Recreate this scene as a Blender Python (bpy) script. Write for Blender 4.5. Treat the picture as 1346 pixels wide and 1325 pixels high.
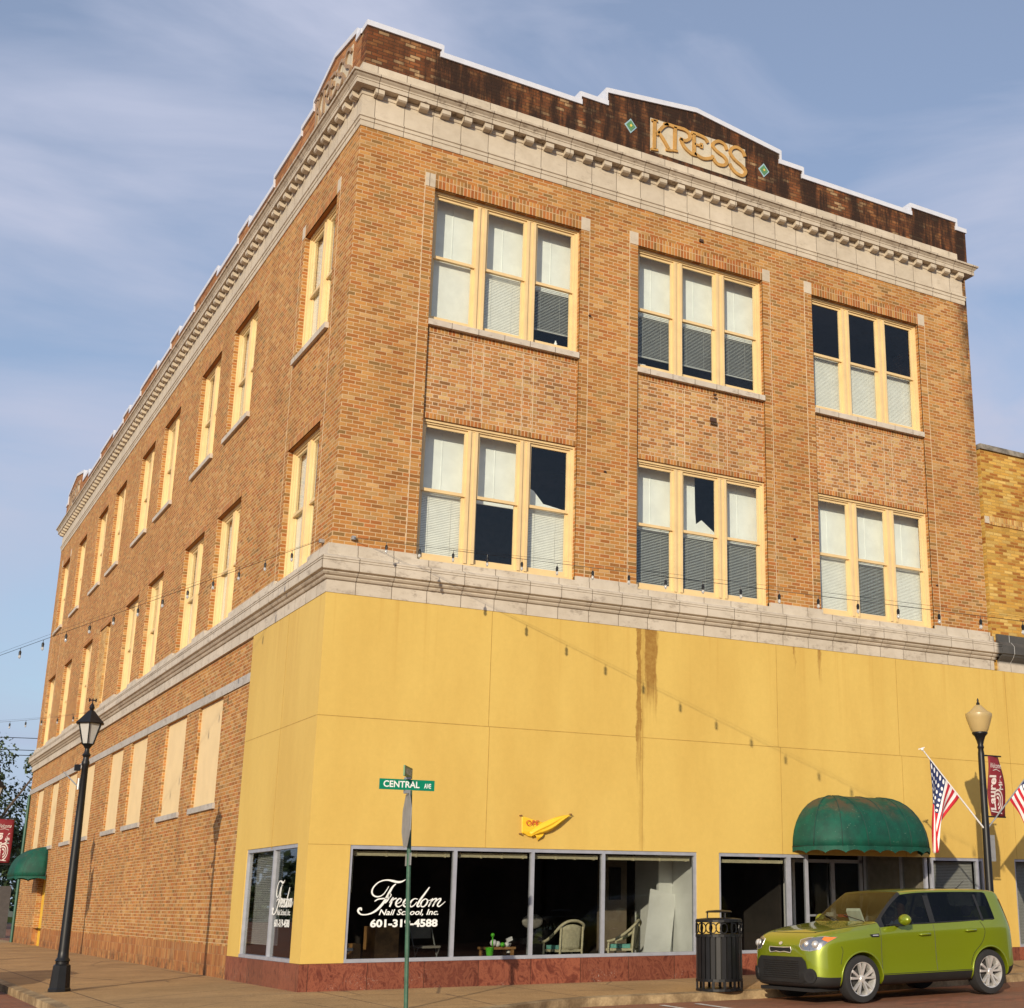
import bpy, bmesh, math, random
from mathutils import Vector, Matrix
from mathutils.bvhtree import BVHTree
R = math.radians
random.seed(7)
sc = bpy.context.scene
for o in list(bpy.data.objects): bpy.data.objects.remove(o)
COL = sc.collection

# ------------------------------------------------------------------ camera
W, H = 1346.0, 1325.0
yaw, pitch, roll = 0.5526801892, 0.2771417295, -0.002226
f_px, ppx, ppy = 1772.7747, 888.908, 686.138
cam = bpy.data.cameras.new('camera'); camo = bpy.data.objects.new('camera', cam); COL.objects.link(camo)
fw = Vector((math.sin(yaw)*math.cos(pitch), math.cos(yaw)*math.cos(pitch), math.sin(pitch)))
rt = Vector((math.cos(yaw), -math.sin(yaw), 0)); up = rt.cross(fw)
cr, sr = math.cos(roll), math.sin(roll)
rt2 = cr*rt + sr*up; up2 = -sr*rt + cr*up
m = Matrix((rt2, up2, -fw)).transposed().to_4x4()
m.translation = Vector((-6.4395, -21.2781, 1.2388))
camo.matrix_world = m
cam.sensor_fit = 'HORIZONTAL'; cam.sensor_width = 36.0
cam.lens = f_px/W*36.0
cam.shift_x = -(ppx - W/2)/W
cam.shift_y = (ppy - H/2)/W
cam.clip_start = .1; cam.clip_end = 5000
sc.camera = camo

# ------------------------------------------------------------------ light
SUN_AZ, SUN_EL = 42.0, 17.0            # light travels towards +x +y
world = bpy.data.worlds.new('World'); sc.world = world; world.use_nodes = True
nt = world.node_tree; nt.nodes.clear()
N = nt.nodes.new; L = nt.links.new
wo = N('ShaderNodeOutputWorld'); bg = N('ShaderNodeBackground'); L(bg.outputs[0], wo.inputs[0])
sky = N('ShaderNodeTexSky'); sky.sky_type = 'NISHITA'; sky.sun_disc = False
sky.sun_elevation = R(SUN_EL); sky.sun_rotation = R(180+SUN_AZ)
sky.air_density = 1.0; sky.dust_density = 1.2; sky.ozone_density = 2.2
bg.inputs[1].default_value = 0.15
tc = N('ShaderNodeTexCoord')
mp = N('ShaderNodeMapping'); mp.inputs['Rotation'].default_value = (R(12), R(28), R(-35)); mp.inputs['Scale'].default_value = (1.1, 3.0, 5.2)
L(tc.outputs['Generated'], mp.inputs[0])
nz = N('ShaderNodeTexNoise'); nz.inputs['Scale'].default_value = 1.7; nz.inputs['Detail'].default_value = 7; nz.inputs['Roughness'].default_value = .52; nz.inputs['Distortion'].default_value = .5
L(mp.outputs[0], nz.inputs[0])
rp = N('ShaderNodeValToRGB'); rp.color_ramp.elements[0].position = .44; rp.color_ramp.elements[1].position = .66
rp.color_ramp.elements[0].color = (.32,.32,.32,1); rp.color_ramp.elements[1].color = (1,1,1,1)
L(nz.outputs[0], rp.inputs[0])
mx = N('ShaderNodeMix'); mx.data_type = 'RGBA'
L(rp.outputs[0], mx.inputs[0]); L(sky.outputs[0], mx.inputs[6]); mx.inputs[7].default_value = (3.3, 3.6, 4.65, 1)
sx = N('ShaderNodeSeparateXYZ'); L(tc.outputs['Generated'], sx.inputs[0])
mr = N('ShaderNodeMapRange'); L(sx.outputs[2], mr.inputs[0]); mr.inputs[1].default_value = .0; mr.inputs[2].default_value = .30; mr.inputs[3].default_value = .75; mr.inputs[4].default_value = .0
mx2 = N('ShaderNodeMix'); mx2.data_type = 'RGBA'; L(mr.outputs[0], mx2.inputs[0]); L(mx.outputs[2], mx2.inputs[6]); mx2.inputs[7].default_value = (2.6, 3.5, 4.6, 1)
L(mx2.outputs[2], bg.inputs[0])

sun = bpy.data.lights.new('sun', 'SUN'); suno = bpy.data.objects.new('sun', sun); COL.objects.link(suno)
sun.energy = 4.3; sun.angle = R(.5); sun.color = (1.0, .86, .66)
sd = Vector((math.sin(R(SUN_AZ))*math.cos(R(SUN_EL)), math.cos(R(SUN_AZ))*math.cos(R(SUN_EL)), -math.sin(R(SUN_EL))))
suno.rotation_euler = sd.to_track_quat('-Z', 'Y').to_euler()
suno.location = (-30, -40, 30)
sc.view_settings.view_transform = 'Standard'; sc.view_settings.look = 'None'
sc.view_settings.exposure = 0.06; sc.view_settings.gamma = 1.0
sc.render.engine = 'CYCLES'
sc.cycles.max_bounces = 6; sc.cycles.transparent_max_bounces = 16

# ------------------------------------------------------------------ helpers
def wloc(p):
    v = Vector((0,0,0))
    while p is not None:
        v += p.location; p = p.parent
    return v
def tag(o, label=None, cat=None, group=None, kind=None):
    if label: o['label'] = label
    if cat: o['category'] = cat
    if group: o['group'] = group
    if kind: o['kind'] = kind
    return o
def thing(name, loc, label, cat, group=None, kind=None, rot=None):
    o = bpy.data.objects.new(name, None); COL.objects.link(o); o.location = loc; o.empty_display_size = .3
    if rot: o.rotation_euler = rot
    return tag(o, label, cat, group, kind)
class MB:
    def __init__(s): s.v = []; s.f = []; s.m = []; s.cm = 0
    def add(s, vs, fs):
        b = len(s.v); s.v += [tuple(v) for v in vs]; s.f += [tuple(b+i for i in f) for f in fs]; s.m += [s.cm]*len(fs); return s
    def quad(s, *p): return s.add(p, [tuple(range(len(p)))])
    def box(s, x0,x1,y0,y1,z0,z1):
        if x0>x1: x0,x1=x1,x0
        if y0>y1: y0,y1=y1,y0
        if z0>z1: z0,z1=z1,z0
        return s.add([(x0,y0,z0),(x1,y0,z0),(x1,y1,z0),(x0,y1,z0),(x0,y0,z1),(x1,y0,z1),(x1,y1,z1),(x0,y1,z1)],
            [(0,3,2,1),(4,5,6,7),(0,1,5,4),(1,2,6,5),(2,3,7,6),(3,0,4,7)])
    def fb(s, fac, u0,u1,d0,d1,z0,z1):      # facade box: u along the wall, d inward
        return s.box(u0,u1,d0,d1,z0,z1) if fac=='F' else s.box(d0,d1,u0,u1,z0,z1)
    def obox(s, c, ax, ay, az):             # oriented box: centre and three half vectors
        c=Vector(c); ax=Vector(ax); ay=Vector(ay); az=Vector(az)
        vs=[c+i*ax+j*ay+k*az for k in(-1,1) for j in(-1,1) for i in(-1,1)]
        return s.add(vs,[(0,2,3,1),(4,5,7,6),(0,1,5,4),(1,3,7,5),(3,2,6,7),(2,0,4,6)])
    def tube(s, pts, r, n=8, caps=True):
        pts=[Vector(p) for p in pts]; rs = r if isinstance(r,(list,tuple)) else [r]*len(pts)
        b=len(s.v); prev=None
        for i,p in enumerate(pts):
            t=(pts[min(i+1,len(pts)-1)]-pts[max(i-1,0)]).normalized()
            if prev is None:
                a=t.cross(Vector((0,0,1)))
                if a.length<.01: a=t.cross(Vector((1,0,0)))
            else: a=prev-prev.dot(t)*t
            a.normalize(); c=t.cross(a); prev=a
            for k in range(n):
                q=2*math.pi*k/n; s.v.append(tuple(p+rs[i]*(math.cos(q)*a+math.sin(q)*c)))
        for i in range(len(pts)-1):
            for k in range(n):
                k2=(k+1)%n; s.f.append((b+i*n+k,b+i*n+k2,b+(i+1)*n+k2,b+(i+1)*n+k)); s.m.append(s.cm)
        if caps:
            s.f.append(tuple(b+k for k in reversed(range(n)))); s.f.append(tuple(b+(len(pts)-1)*n+k for k in range(n))); s.m+=[s.cm]*2
        return s
    def lathe(s, c, prof, n=16, sx=1, sy=1, ang0=0):      # prof: (r,z)
        c=Vector(c); b=len(s.v)
        for r,z in prof:
            for k in range(n):
                q=2*math.pi*k/n+ang0; s.v.append((c.x+r*math.cos(q)*sx,c.y+r*math.sin(q)*sy,c.z+z))
        for i in range(len(prof)-1):
            for k in range(n):
                k2=(k+1)%n; s.f.append((b+i*n+k,b+i*n+k2,b+(i+1)*n+k2,b+(i+1)*n+k)); s.m.append(s.cm)
        s.f.append(tuple(b+k for k in reversed(range(n)))); s.f.append(tuple(b+(len(prof)-1)*n+k for k in range(n))); s.m+=[s.cm]*2
        return s
    def sphere(s, c, r, n=10, sx=1,sy=1,sz=1):
        return s.lathe(c,[(r*math.sin(math.pi*i/n)+1e-4, -r*sz*math.cos(math.pi*i/n)) for i in range(n+1)],n*2 if n<10 else 16,sx,sy)
    def build(s, name, mat, parent=None, smooth=False, rel=False, **kw):
        off = wloc(parent) if (parent is not None and not rel) else Vector((0,0,0))
        me=bpy.data.meshes.new(name); me.from_pydata([tuple(Vector(v)-off) for v in s.v],[],s.f)
        for mm in (mat if isinstance(mat,(list,tuple)) else [mat]): me.materials.append(mm)
        if isinstance(mat,(list,tuple)): me.polygons.foreach_set('material_index', s.m)
        if smooth is True: me.polygons.foreach_set('use_smooth',[True]*len(me.polygons))
        me.update()
        if smooth == 'auto':
            me.polygons.foreach_set('use_smooth',[True]*len(me.polygons))
            bm=bmesh.new(); bm.from_mesh(me)
            for e in bm.edges:
                if len(e.link_faces)==2 and e.calc_face_angle(0)>R(35): e.smooth=False
            bm.to_mesh(me); bm.free()
        o=bpy.data.objects.new(name,me); COL.objects.link(o); o.parent=parent
        return tag(o,**kw) if kw else o

# ------------------------------------------------------------------ materials
class NT:
    def __init__(s,name):
        s.mat=bpy.data.materials.new(name); s.mat.use_nodes=True; s.t=s.mat.node_tree; s.t.nodes.clear()
        s.out=s.n('ShaderNodeOutputMaterial')
    def n(s,t,**k):
        x=s.t.nodes.new(t)
        for a,b in k.items(): setattr(x,a,b)
        return x
    def l(s,a,b): s.t.links.new(a,b)
    def put(s,inp,v):
        if hasattr(v,'is_linked') or hasattr(v,'links'): s.l(v,inp)
        else: inp.default_value=v
    def ma(s,op,a,b=0.0,c=None):
        x=s.n('ShaderNodeMath',operation=op); s.put(x.inputs[0],a); s.put(x.inputs[1],b)
        if c is not None: s.put(x.inputs[2],c)
        return x.outputs[0]
    def mix(s,f,a,b,mode='MIX'):
        x=s.n('ShaderNodeMix',data_type='RGBA',blend_type=mode)
        s.put(x.inputs[0],f); s.put(x.inputs[6],a); s.put(x.inputs[7],b); return x.outputs[2]
    def ramp(s,f,els,interp='LINEAR'):
        x=s.n('ShaderNodeValToRGB'); cr=x.color_ramp; cr.interpolation=interp
        while len(cr.elements)<len(els): cr.elements.new(.5)
        for e,(p,c) in zip(cr.elements,els): e.position=p; e.color=(*c,1) if len(c)==3 else c
        s.put(x.inputs[0],f); return x.outputs[0]
    def pos(s):
        g=s.n('ShaderNodeNewGeometry'); return g.outputs['Position']
    def xyz(s,v=None):
        x=s.n('ShaderNodeSeparateXYZ'); s.l(v if v is not None else s.pos(),x.inputs[0]); return x.outputs
    def vec(s,a,b,c=0.0):
        x=s.n('ShaderNodeCombineXYZ'); s.put(x.inputs[0],a); s.put(x.inputs[1],b); s.put(x.inputs[2],c); return x.outputs[0]
    def along(s):
        g=s.n('ShaderNodeNewGeometry'); n=s.xyz(g.outputs['True Normal']); p=s.xyz(g.outputs['Position'])
        side=s.ma('GREATER_THAN',s.ma('ABSOLUTE',n[0]),s.ma('ABSOLUTE',n[1]))
        return s.ma('ADD',s.ma('ADD',p[0],s.ma('MULTIPLY',side,s.ma('SUBTRACT',p[1],p[0]))),100.0)
    def noise(s,v,scale,detail=3,rough=.5,dist=0.0):
        x=s.n('ShaderNodeTexNoise'); s.l(v,x.inputs['Vector']); x.inputs['Scale'].default_value=scale
        x.inputs['Detail'].default_value=detail; x.inputs['Roughness'].default_value=rough; x.inputs['Distortion'].default_value=dist; return x.outputs[0]
    def scale(s,v,sc_):
        x=s.n('ShaderNodeMapping'); s.l(v,x.inputs[0]); x.inputs['Scale'].default_value=sc_; return x.outputs[0]
    def step(s,x,a,b):
        m_=s.n('ShaderNodeMapRange',interpolation_type='SMOOTHSTEP'); s.put(m_.inputs[0],x)
        m_.inputs[1].default_value=min(a,b); m_.inputs[2].default_value=max(a,b)
        m_.inputs[3].default_value=0 if a<b else 1; m_.inputs[4].default_value=1 if a<b else 0
        return m_.outputs[0]
    def bump(s,h,dist=.01,st=1.0):
        x=s.n('ShaderNodeBump'); s.l(h,x.inputs['Height']); x.inputs['Distance'].default_value=dist; x.inputs['Strength'].default_value=st; return x.outputs[0]
    def pbr(s,col,rough=.8,normal=None,metal=0.0,spec=None,coat=None,**k):
        p=s.n('ShaderNodeBsdfPrincipled'); s.put(p.inputs['Base Color'],(*col,1) if isinstance(col,tuple) and len(col)==3 else col)
        s.put(p.inputs['Roughness'],rough); p.inputs['Metallic'].default_value=metal
        if spec is not None: p.inputs['Specular IOR Level'].default_value=spec
        if normal is not None: s.l(normal,p.inputs['Normal'])
        if coat: p.inputs['Coat Weight'].default_value=coat; p.inputs['Coat Roughness'].default_value=.04
        for a,b in k.items(): s.put(p.inputs[a],b)
        s.l(p.outputs[0],s.out.inputs[0]); s.p=p; return s.mat
def simple(name,col,rough=.6,metal=0.0,var=.12,nscale=6.0,spec=None,bump=0.0,coat=None):
    t=NT(name); P=t.pos(); n=t.noise(P,nscale,4,.6)
    c=t.mix(t.step(n,.3,.7),tuple(max(0,x*(1-var)) for x in col)+(1,),tuple(min(1,x*(1+var)) for x in col)+(1,))
    nm=t.bump(t.noise(P,nscale*12,3),bump) if bump else None
    return t.pbr(c,rough,nm,metal,spec,coat)

def brick(name, cols, mortar=(.56,.385,.215), w=.209, h=.0712, j=.0135, soldier=False, header=False, stain=None, bumpd=.004, weather=.0):
    t=NT(name); P=t.pos(); x,y,z=t.xyz(P)
    u=t.along()
    zz=t.ma('ADD',z,50.03)
    if soldier: u,zz=zz,u; 
    row=t.ma('FLOOR',t.ma('DIVIDE',zz,h)); fz=t.ma('FRACT',t.ma('DIVIDE',zz,h))
    odd=t.ma('MODULO',row,2.0)
    if soldier: odd=0.0; 
    uu=t.ma('ADD',t.ma('DIVIDE',u,w),t.ma('MULTIPLY',odd,.5)) if not soldier else t.ma('DIVIDE',u,w)
    cell=t.ma('FLOOR',uu); fu=t.ma('FRACT',uu)
    if header:      # Flemish style: long and short bricks in each course
        hd=t.ma('GREATER_THAN',fu,.667)
        cell=t.ma('ADD',t.ma('MULTIPLY',cell,2.0),hd)
        d1=t.ma('MINIMUM',fu,t.ma('SUBTRACT',1.0,fu)); d2=t.ma('ABSOLUTE',t.ma('SUBTRACT',fu,.667))
        du=t.ma('MULTIPLY',t.ma('MINIMUM',d1,d2),w)
    else: du=t.ma('MULTIPLY',t.ma('MINIMUM',fu,t.ma('SUBTRACT',1.0,fu)),w)
    dz=t.ma('MULTIPLY',t.ma('MINIMUM',fz,t.ma('SUBTRACT',1.0,fz)),h)
    d=t.ma('MINIMUM',du,dz)
    wob=t.ma('MULTIPLY',t.ma('SUBTRACT',t.noise(P,40,2),.5),.006)
    mk=t.step(t.ma('ADD',d,wob),j*.35,j*.75)          # 1 = brick
    wn=t.n('ShaderNodeTexWhiteNoise',noise_dimensions='2D'); t.l(t.vec(cell,row),wn.inputs['Vector'])
    n=len(cols); els=[(i/n,c) for i,c in enumerate(cols)]
    c=t.ramp(wn.outputs['Value'],els,'CONSTANT')
    sep=t.n('ShaderNodeSeparateColor'); t.l(wn.outputs['Color'],sep.inputs[0])
    c=t.mix(1.0,c,t.ramp(sep.outputs[1],[(0,(.80,.80,.80)),(1,(1.16,1.14,1.12))]),'MULTIPLY')
    fine=t.noise(P,30,4,.65)
    c=t.mix(1.0,c,t.ramp(fine,[(.2,(.82,.82,.82)),(.8,(1.12,1.12,1.12))]),'MULTIPLY')
    mo=t.mix(t.noise(P,5,3),(*[m_*.85 for m_ in mortar],1),(*[m_*1.1 for m_ in mortar],1))
    c=t.mix(mk,mo,c)
    big=t.noise(t.scale(P,(1,1,.55)),.8,5,.6)
    c=t.mix(1.0,c,t.ramp(big,[(.28,(.82,.79,.76)),(.55,(1,1,1)),(.8,(1.06,1.06,1.05))]),'MULTIPLY')
    if stain: c=stain(t,P,c)
    if weather:
        v=t.noise(t.scale(P,(1,1,.12)),3.0,5,.7); c=t.mix(t.ma('MULTIPLY',t.step(v,.52,.75),weather),c,(.10,.07,.05,1))
    nm=t.bump(t.ma('ADD',mk,t.ma('MULTIPLY',fine,.3)),bumpd,.8)
    pm=t.ma('MULTIPLY',t.step(t.noise(P,1.9,5,.72),.60,.70),.42)
    c=t.mix(pm,c,t.mix(.5,mo,c))
    return t.pbr(c,.9,nm,spec=.2)

BC=[(.41,.175,.046),(.46,.225,.064),(.38,.145,.040),(.47,.245,.078),(.42,.185,.050),(.33,.145,.043),(.49,.29,.115),(.40,.165,.045),(.30,.17,.058),(.45,.21,.058),(.39,.145,.042),(.44,.20,.055),(.43,.22,.066),(.45,.23,.07)]
def parap(t,P,c):
    v=t.noise(t.scale(P,(1,1,.35)),1.6,7,.68); v2=t.noise(t.scale(P,(2.2,2.2,.25)),2.4,5,.7)
    s_=t.ma('ADD',t.ma('MULTIPLY',v,.6),t.ma('MULTIPLY',v2,.5))
    x,y,z=t.xyz(P); right=t.step(x,.2,1.5)
    c=t.mix(t.ma('MULTIPLY',t.ma('ADD',t.ma('MULTIPLY',right,.45),.25),t.step(v,.25,.55)),c,(.095,.042,.020,1))
    return t.mix(t.ma('MULTIPLY',t.step(s_,.47,.60),t.ma('ADD',t.ma('MULTIPLY',right,.60),.28)),c,(.022,.014,.011,1))
def edge_stain(t,P,c):
    x,y,z=t.xyz(P); e=t.step(x,14.25,14.72); hz=t.step(z,8.5,15.0)
    v=t.noise(t.scale(P,(1.5,1.5,.6)),2.2,5,.7)
    c=t.mix(t.ma('MULTIPLY',t.ma('MULTIPLY',e,hz),t.step(v,.35,.62)),c,(.05,.03,.02,1))
    return c
def lower_left(t,P,c):
    x,y,z=t.xyz(P); v=t.noise(t.scale(P,(1,1,.1)),2.5,5,.7)
    m1=t.ma('MULTIPLY',t.step(v,.5,.72),t.step(z,6.6,5.0))
    c=t.mix(t.ma('MULTIPLY',m1,.45),c,(.22,.12,.07,1)); return c
M={}
M['brick']=brick('brick_tan_red',BC,stain=edge_stain)
M['brick_left']=brick('brick_tan_red_side',[tuple(a*.97 for a in c_) for c_ in BC],stain=lower_left)
M['spandrel']=brick('brick_spandrel',[(.48,.245,.085),(.45,.21,.068),(.51,.31,.12),(.43,.175,.055),(.29,.145,.055),(.47,.23,.075),(.52,.33,.135),(.46,.22,.07),(.44,.19,.06)],w=.32,header=True,mortar=(.60,.44,.29))
M['soldier']=brick('brick_soldier',[(.42,.16,.045),(.46,.21,.06),(.36,.12,.036),(.47,.25,.08),(.29,.15,.05),(.39,.14,.04)],w=.30,h=.0712,soldier=True)
M['strip']=brick('brick_stack_strip',[tuple(a*.95 for a in c_) for c_ in BC],w=.42,h=.0712)
M['parapet']=brick('brick_parapet_stained',[(.31,.13,.045),(.23,.085,.033),(.37,.18,.075),(.18,.06,.022),(.29,.10,.035),(.50,.34,.18),(.27,.09,.03),(.20,.065,.024),(.36,.15,.055),(.22,.075,.03),(.28,.1,.035),(.15,.05,.02)],mortar=(.10,.055,.03),stain=parap)
M['parapet_left']=brick('brick_parapet_side',[(.34,.13,.045),(.38,.16,.06),(.28,.10,.035),(.40,.19,.075)],mortar=(.30,.19,.11),weather=.5)
M['dado']=brick('brick_dado_worn',[(.36,.145,.05),(.40,.175,.065),(.31,.115,.04),(.39,.19,.08)],w=.24,h=.075,soldier=True,mortar=(.42,.24,.12),weather=.55,bumpd=.003)
def dadost(t,P,c):
    x,y,z=t.xyz(P); v=t.noise(t.scale(P,(1,1,1.4)),2.6,6,.7)
    c=t.mix(t.ma('MULTIPLY',t.ma('MULTIPLY',t.step(v,.46,.62),t.step(z,.42,.0)),.8),c,(.09,.05,.03,1))
    return t.mix(t.ma('MULTIPLY',t.step(t.noise(P,1.3,5,.7),.55,.66),.4),c,(.30,.20,.11,1))
M['dado']=brick('brick_dado_worn',[(.37,.155,.052),(.42,.20,.07),(.31,.12,.042),(.41,.22,.085),(.35,.14,.05)],w=.205,h=.0712,soldier=True,mortar=(.36,.19,.09),weather=.55,j=.009,bumpd=.003,stain=dadost)
M['brick2']=brick('brick_yellow_blend',[(.55,.33,.075),(.58,.37,.10),(.46,.23,.05),(.34,.13,.03),(.60,.41,.13),(.52,.29,.06),(.36,.15,.035),(.56,.34,.08)],w=.25,mortar=(.46,.28,.08))
M['infill']=brick('brick_infill_pale',[(.50,.29,.09),(.54,.33,.12),(.45,.23,.07),(.56,.37,.15)])

def terracotta(name,base,jw=.56,dirt=.5,offz=0.0,dark=None):
    t=NT(name); P=t.pos(); x,y,z=t.xyz(P)
    u=t.along(); fu=t.ma('FRACT',t.ma('DIVIDE',u,jw)); cell=t.ma('FLOOR',t.ma('DIVIDE',u,jw))
    d=t.ma('MULTIPLY',t.ma('MINIMUM',fu,t.ma('SUBTRACT',1.0,fu)),jw)
    wn=t.n('ShaderNodeTexWhiteNoise',noise_dimensions='1D'); t.l(cell,wn.inputs['W'])
    c=t.mix(wn.outputs['Value'],(*[b*.93 for b in base],1),(*[min(.9,b*1.05) for b in base],1))
    c=t.mix(1.0,c,t.ramp(t.noise(P,3,6,.65),[(.25,(.84,.82,.79)),(.6,(1,1,1))]),'MULTIPLY')
    v=t.noise(t.scale(P,(1.2,1.2,2.5)),3.5,6,.75)
    v2=t.noise(P,.9,3,.6)
    c=t.mix(t.ma('MULTIPLY',t.ma('MULTIPLY',t.step(v,.50,.68),t.step(v2,.36,.56)),dirt),c,(.16,.115,.08,1))
    jm=t.step(d,.003,.008)
    c=t.mix(jm,(.19,.145,.10,1),c)
    if dark:
        dm=t.ma('MULTIPLY',t.step(x,dark,dark+.12),t.step(z,6.32,6.40))
        c=t.mix(dm,c,t.mix(jm,(.6,.6,.58,1),t.mix(t.noise(P,4,3),(.045,.043,.04,1),(.10,.095,.085,1))))
    return t.pbr(c,.55,t.bump(jm,.004),spec=.35)
M['tc']=terracotta('terracotta_cream',(.57,.495,.385),dirt=.25)
M['tcd']=terracotta('terracotta_weathered',(.54,.47,.37),dirt=1.0)
M['belt']=terracotta('terracotta_belt',(.565,.50,.405),jw=.62,dirt=.55,dark=14.75)
M['conc']=terracotta('concrete_band',(.46,.43,.39),jw=1.7,dirt=.5)
M['sill']=terracotta('stone_sill',(.56,.50,.42),jw=.52,dirt=.5)

def yellow():
    t=NT('painted_stucco_yellow'); P=t.pos(); x,y,z=t.xyz(P)
    n1=t.noise(t.scale(P,(1,1,.25)),.9,5,.6); n2=t.noise(P,12,4,.7)
    c=t.mix(t.step(n1,.3,.72),(.635,.445,.118,1),(.575,.385,.095,1))
    c=t.mix(1.0,c,t.ramp(n2,[(.3,(.965,.965,.96)),(.7,(1.02,1.02,1.02))]),'MULTIPLY')
    streak=t.noise(t.scale(P,(5,5,.10)),1.4,4,.6)
    c=t.mix(t.ma('MULTIPLY',t.ma('MULTIPLY',t.step(streak,.52,.75),t.step(z,4.2,6.2)),.35),c,(.47,.26,.05,1))
    # rust drips below the ledge, each with its own edge
    xn=t.ma('ADD',x,t.ma('MULTIPLY',t.ma('SUBTRACT',t.noise(t.scale(P,(1,1,.6)),5,4,.7),.5),.16))
    zn=t.ma('ADD',z,t.ma('MULTIPLY',t.ma('SUBTRACT',t.noise(t.scale(P,(9,1,.5)),2,3,.6),.5),1.6))
    front=t.step(y,.3,.1)
    def band(x0,w_,ztop,zend,soft=.05):
        a=t.ma('MULTIPLY',t.step(xn,x0-w_-soft,x0-w_),t.step(xn,x0+w_+soft,x0+w_))
        return t.ma('MULTIPLY',a,t.step(zn,zend-.5,zend+.5))
    s1=band(6.10,.10,6.2,4.9); s2=band(5.85,.035,6.2,3.9,.03); s3=band(10.02,.03,6.2,5.85,.03); s4=band(9.4,.012,6.2,5.9,.02)
    s=t.ma('MULTIPLY',t.ma('MINIMUM',t.ma('ADD',t.ma('ADD',s1,s2),t.ma('ADD',s3,s4)),1.0),t.ma('ADD',.45,t.ma('MULTIPLY',t.noise(P,14,4,.7),.75)))
    c=t.mix(t.ma('MULTIPLY',s,front),c,(.26,.125,.022,1))
    l1=t.ma('MULTIPLY',t.ma('MULTIPLY',t.step(xn,5.84,5.90),t.step(xn,5.99,5.93)),t.step(z,2.0,2.4))
    c=t.mix(t.ma('MULTIPLY',t.ma('MULTIPLY',l1,front),.30),c,(.30,.16,.03,1))
    return t.pbr(c,.62,t.bump(t.noise(P,60,3,.7),.0025,.6),spec=.3)
M['yellow']=yellow()
M['seam']=simple('panel_seam_dark',(.40,.25,.055),.8)
M['cream']=simple('window_paint_cream',(.70,.52,.265),.45,var=.05,nscale=3)
M['board']=simple('boarded_panel_cream',(.72,.55,.30),.7,var=.04,nscale=2)
M['white_metal']=simple('coping_white',(.60,.62,.68),.35,var=.04)
M['white']=simple('white_board',(.80,.82,.80),.7,var=.06,nscale=2.5)
M['alu']=simple('aluminium_frame',(.42,.44,.50),.38,metal=.35,var=.08)
M['blind']=simple('blind_slats',(.78,.77,.72),.6,var=.04)
M['blind_grey']=simple('blind_slats_grey',(.40,.41,.40),.6,var=.05)
M['shade_grey']=None
M['black']=simple('black_metal',(.008,.0085,.010),.42,var=.2,spec=.35)
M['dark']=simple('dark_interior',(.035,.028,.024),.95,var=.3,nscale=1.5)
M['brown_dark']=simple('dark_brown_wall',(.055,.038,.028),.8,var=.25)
M['green_can']=simple('awning_green',(.012,.12,.085),.6,var=.3,nscale=2.2)
M['roof']=simple('roof_gravel',(.2,.2,.19),.95)
M['wood']=simple('wood_oak',(.36,.19,.07),.5,var=.3)
M['gold']=simple('letter_gold',(.47,.26,.065),.5,var=.15)
M['wicker']=simple('wicker_cream',(.62,.57,.38),.7,var=.12,nscale=20,bump=.004)
M['teal']=simple('cushion_teal',(.16,.45,.40),.8)
M['plastic_grey']=simple('plastic_grey',(.28,.26,.23),.5)
M['lime']=simple('plastic_lime',(.10,.55,.03),.4)
M['whitep']=simple('white_plastic',(.8,.8,.8),.4,var=.03)
M['glassglobe']=None
M['signgreen']=simple('sign_green',(.0,.20,.11),.35,var=.05)
M['signwhite']=simple('sign_white',(.8,.82,.8),.4,var=.03)
M['galv']=simple('galvanised_steel',(.38,.39,.39),.45,metal=.5)
M['postgreen']=simple('post_green_paint',(.035,.10,.062),.55,var=.25,nscale=9)
M['red']=simple('flag_red',(.55,.02,.03),.75)
M['maroon']=simple('banner_maroon',(.20,.013,.022),.75,var=.08)
M['tyre']=simple('tyre_rubber',(.018,.018,.019),.85)
M['rim']=simple('alloy_rim',(.68,.67,.65),.32,metal=.55)
M['rimdark']=simple('rim_dark_metal',(.06,.06,.06),.6,metal=.5)  # dark metal of the brake discs
M['skin']=simple('skin',(.20,.10,.06),.6)
M['hair']=simple('hair_black',(.01,.008,.007),.6)
M['shirt']=simple('shirt_pale_blue',(.33,.38,.48),.8)
M['tan']=simple('tan_interior_wall',(.20,.155,.11),.8,var=.1)

def glass(name,tint=(.94,.96,.95),wavy=.00012,gl=1.0):
    t=NT(name); P=t.pos()
    nm=t.bump(t.noise(P,1.6,2),wavy*8,.6)
    lwt=t.n('ShaderNodeLayerWeight'); lwt.inputs['Blend'].default_value=.5
    fr=t.ma('ADD',.035,t.ma('MULTIPLY',.9,t.ma('POWER',lwt.outputs['Facing'],5.0)))
    fr=t.ma('MULTIPLY',fr,.8)
    tr=t.n('ShaderNodeBsdfTransparent'); tr.inputs[0].default_value=(*tint,1)
    g=t.n('ShaderNodeBsdfGlossy'); g.inputs['Roughness'].default_value=.015; t.l(nm,g.inputs['Normal']); g.inputs[0].default_value=(gl,gl,gl,1)
    m_=t.n('ShaderNodeMixShader'); t.l(fr,m_.inputs[0]); t.l(tr.outputs[0],m_.inputs[1]); t.l(g.outputs[0],m_.inputs[2]); t.l(m_.outputs[0],t.out.inputs[0])
    return t.mat
M['glass']=glass('window_glass')
M['glass_shop']=glass('shop_glass_tinted',(.80,.81,.80),.00008)
M['glass_car']=glass('car_glass',(.20,.22,.21),.0); M['glass_screen']=glass('car_windscreen',(.62,.66,.60),.0)
M['glass_lamp']=glass('clear_lens',(.9,.9,.9),.0)
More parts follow.
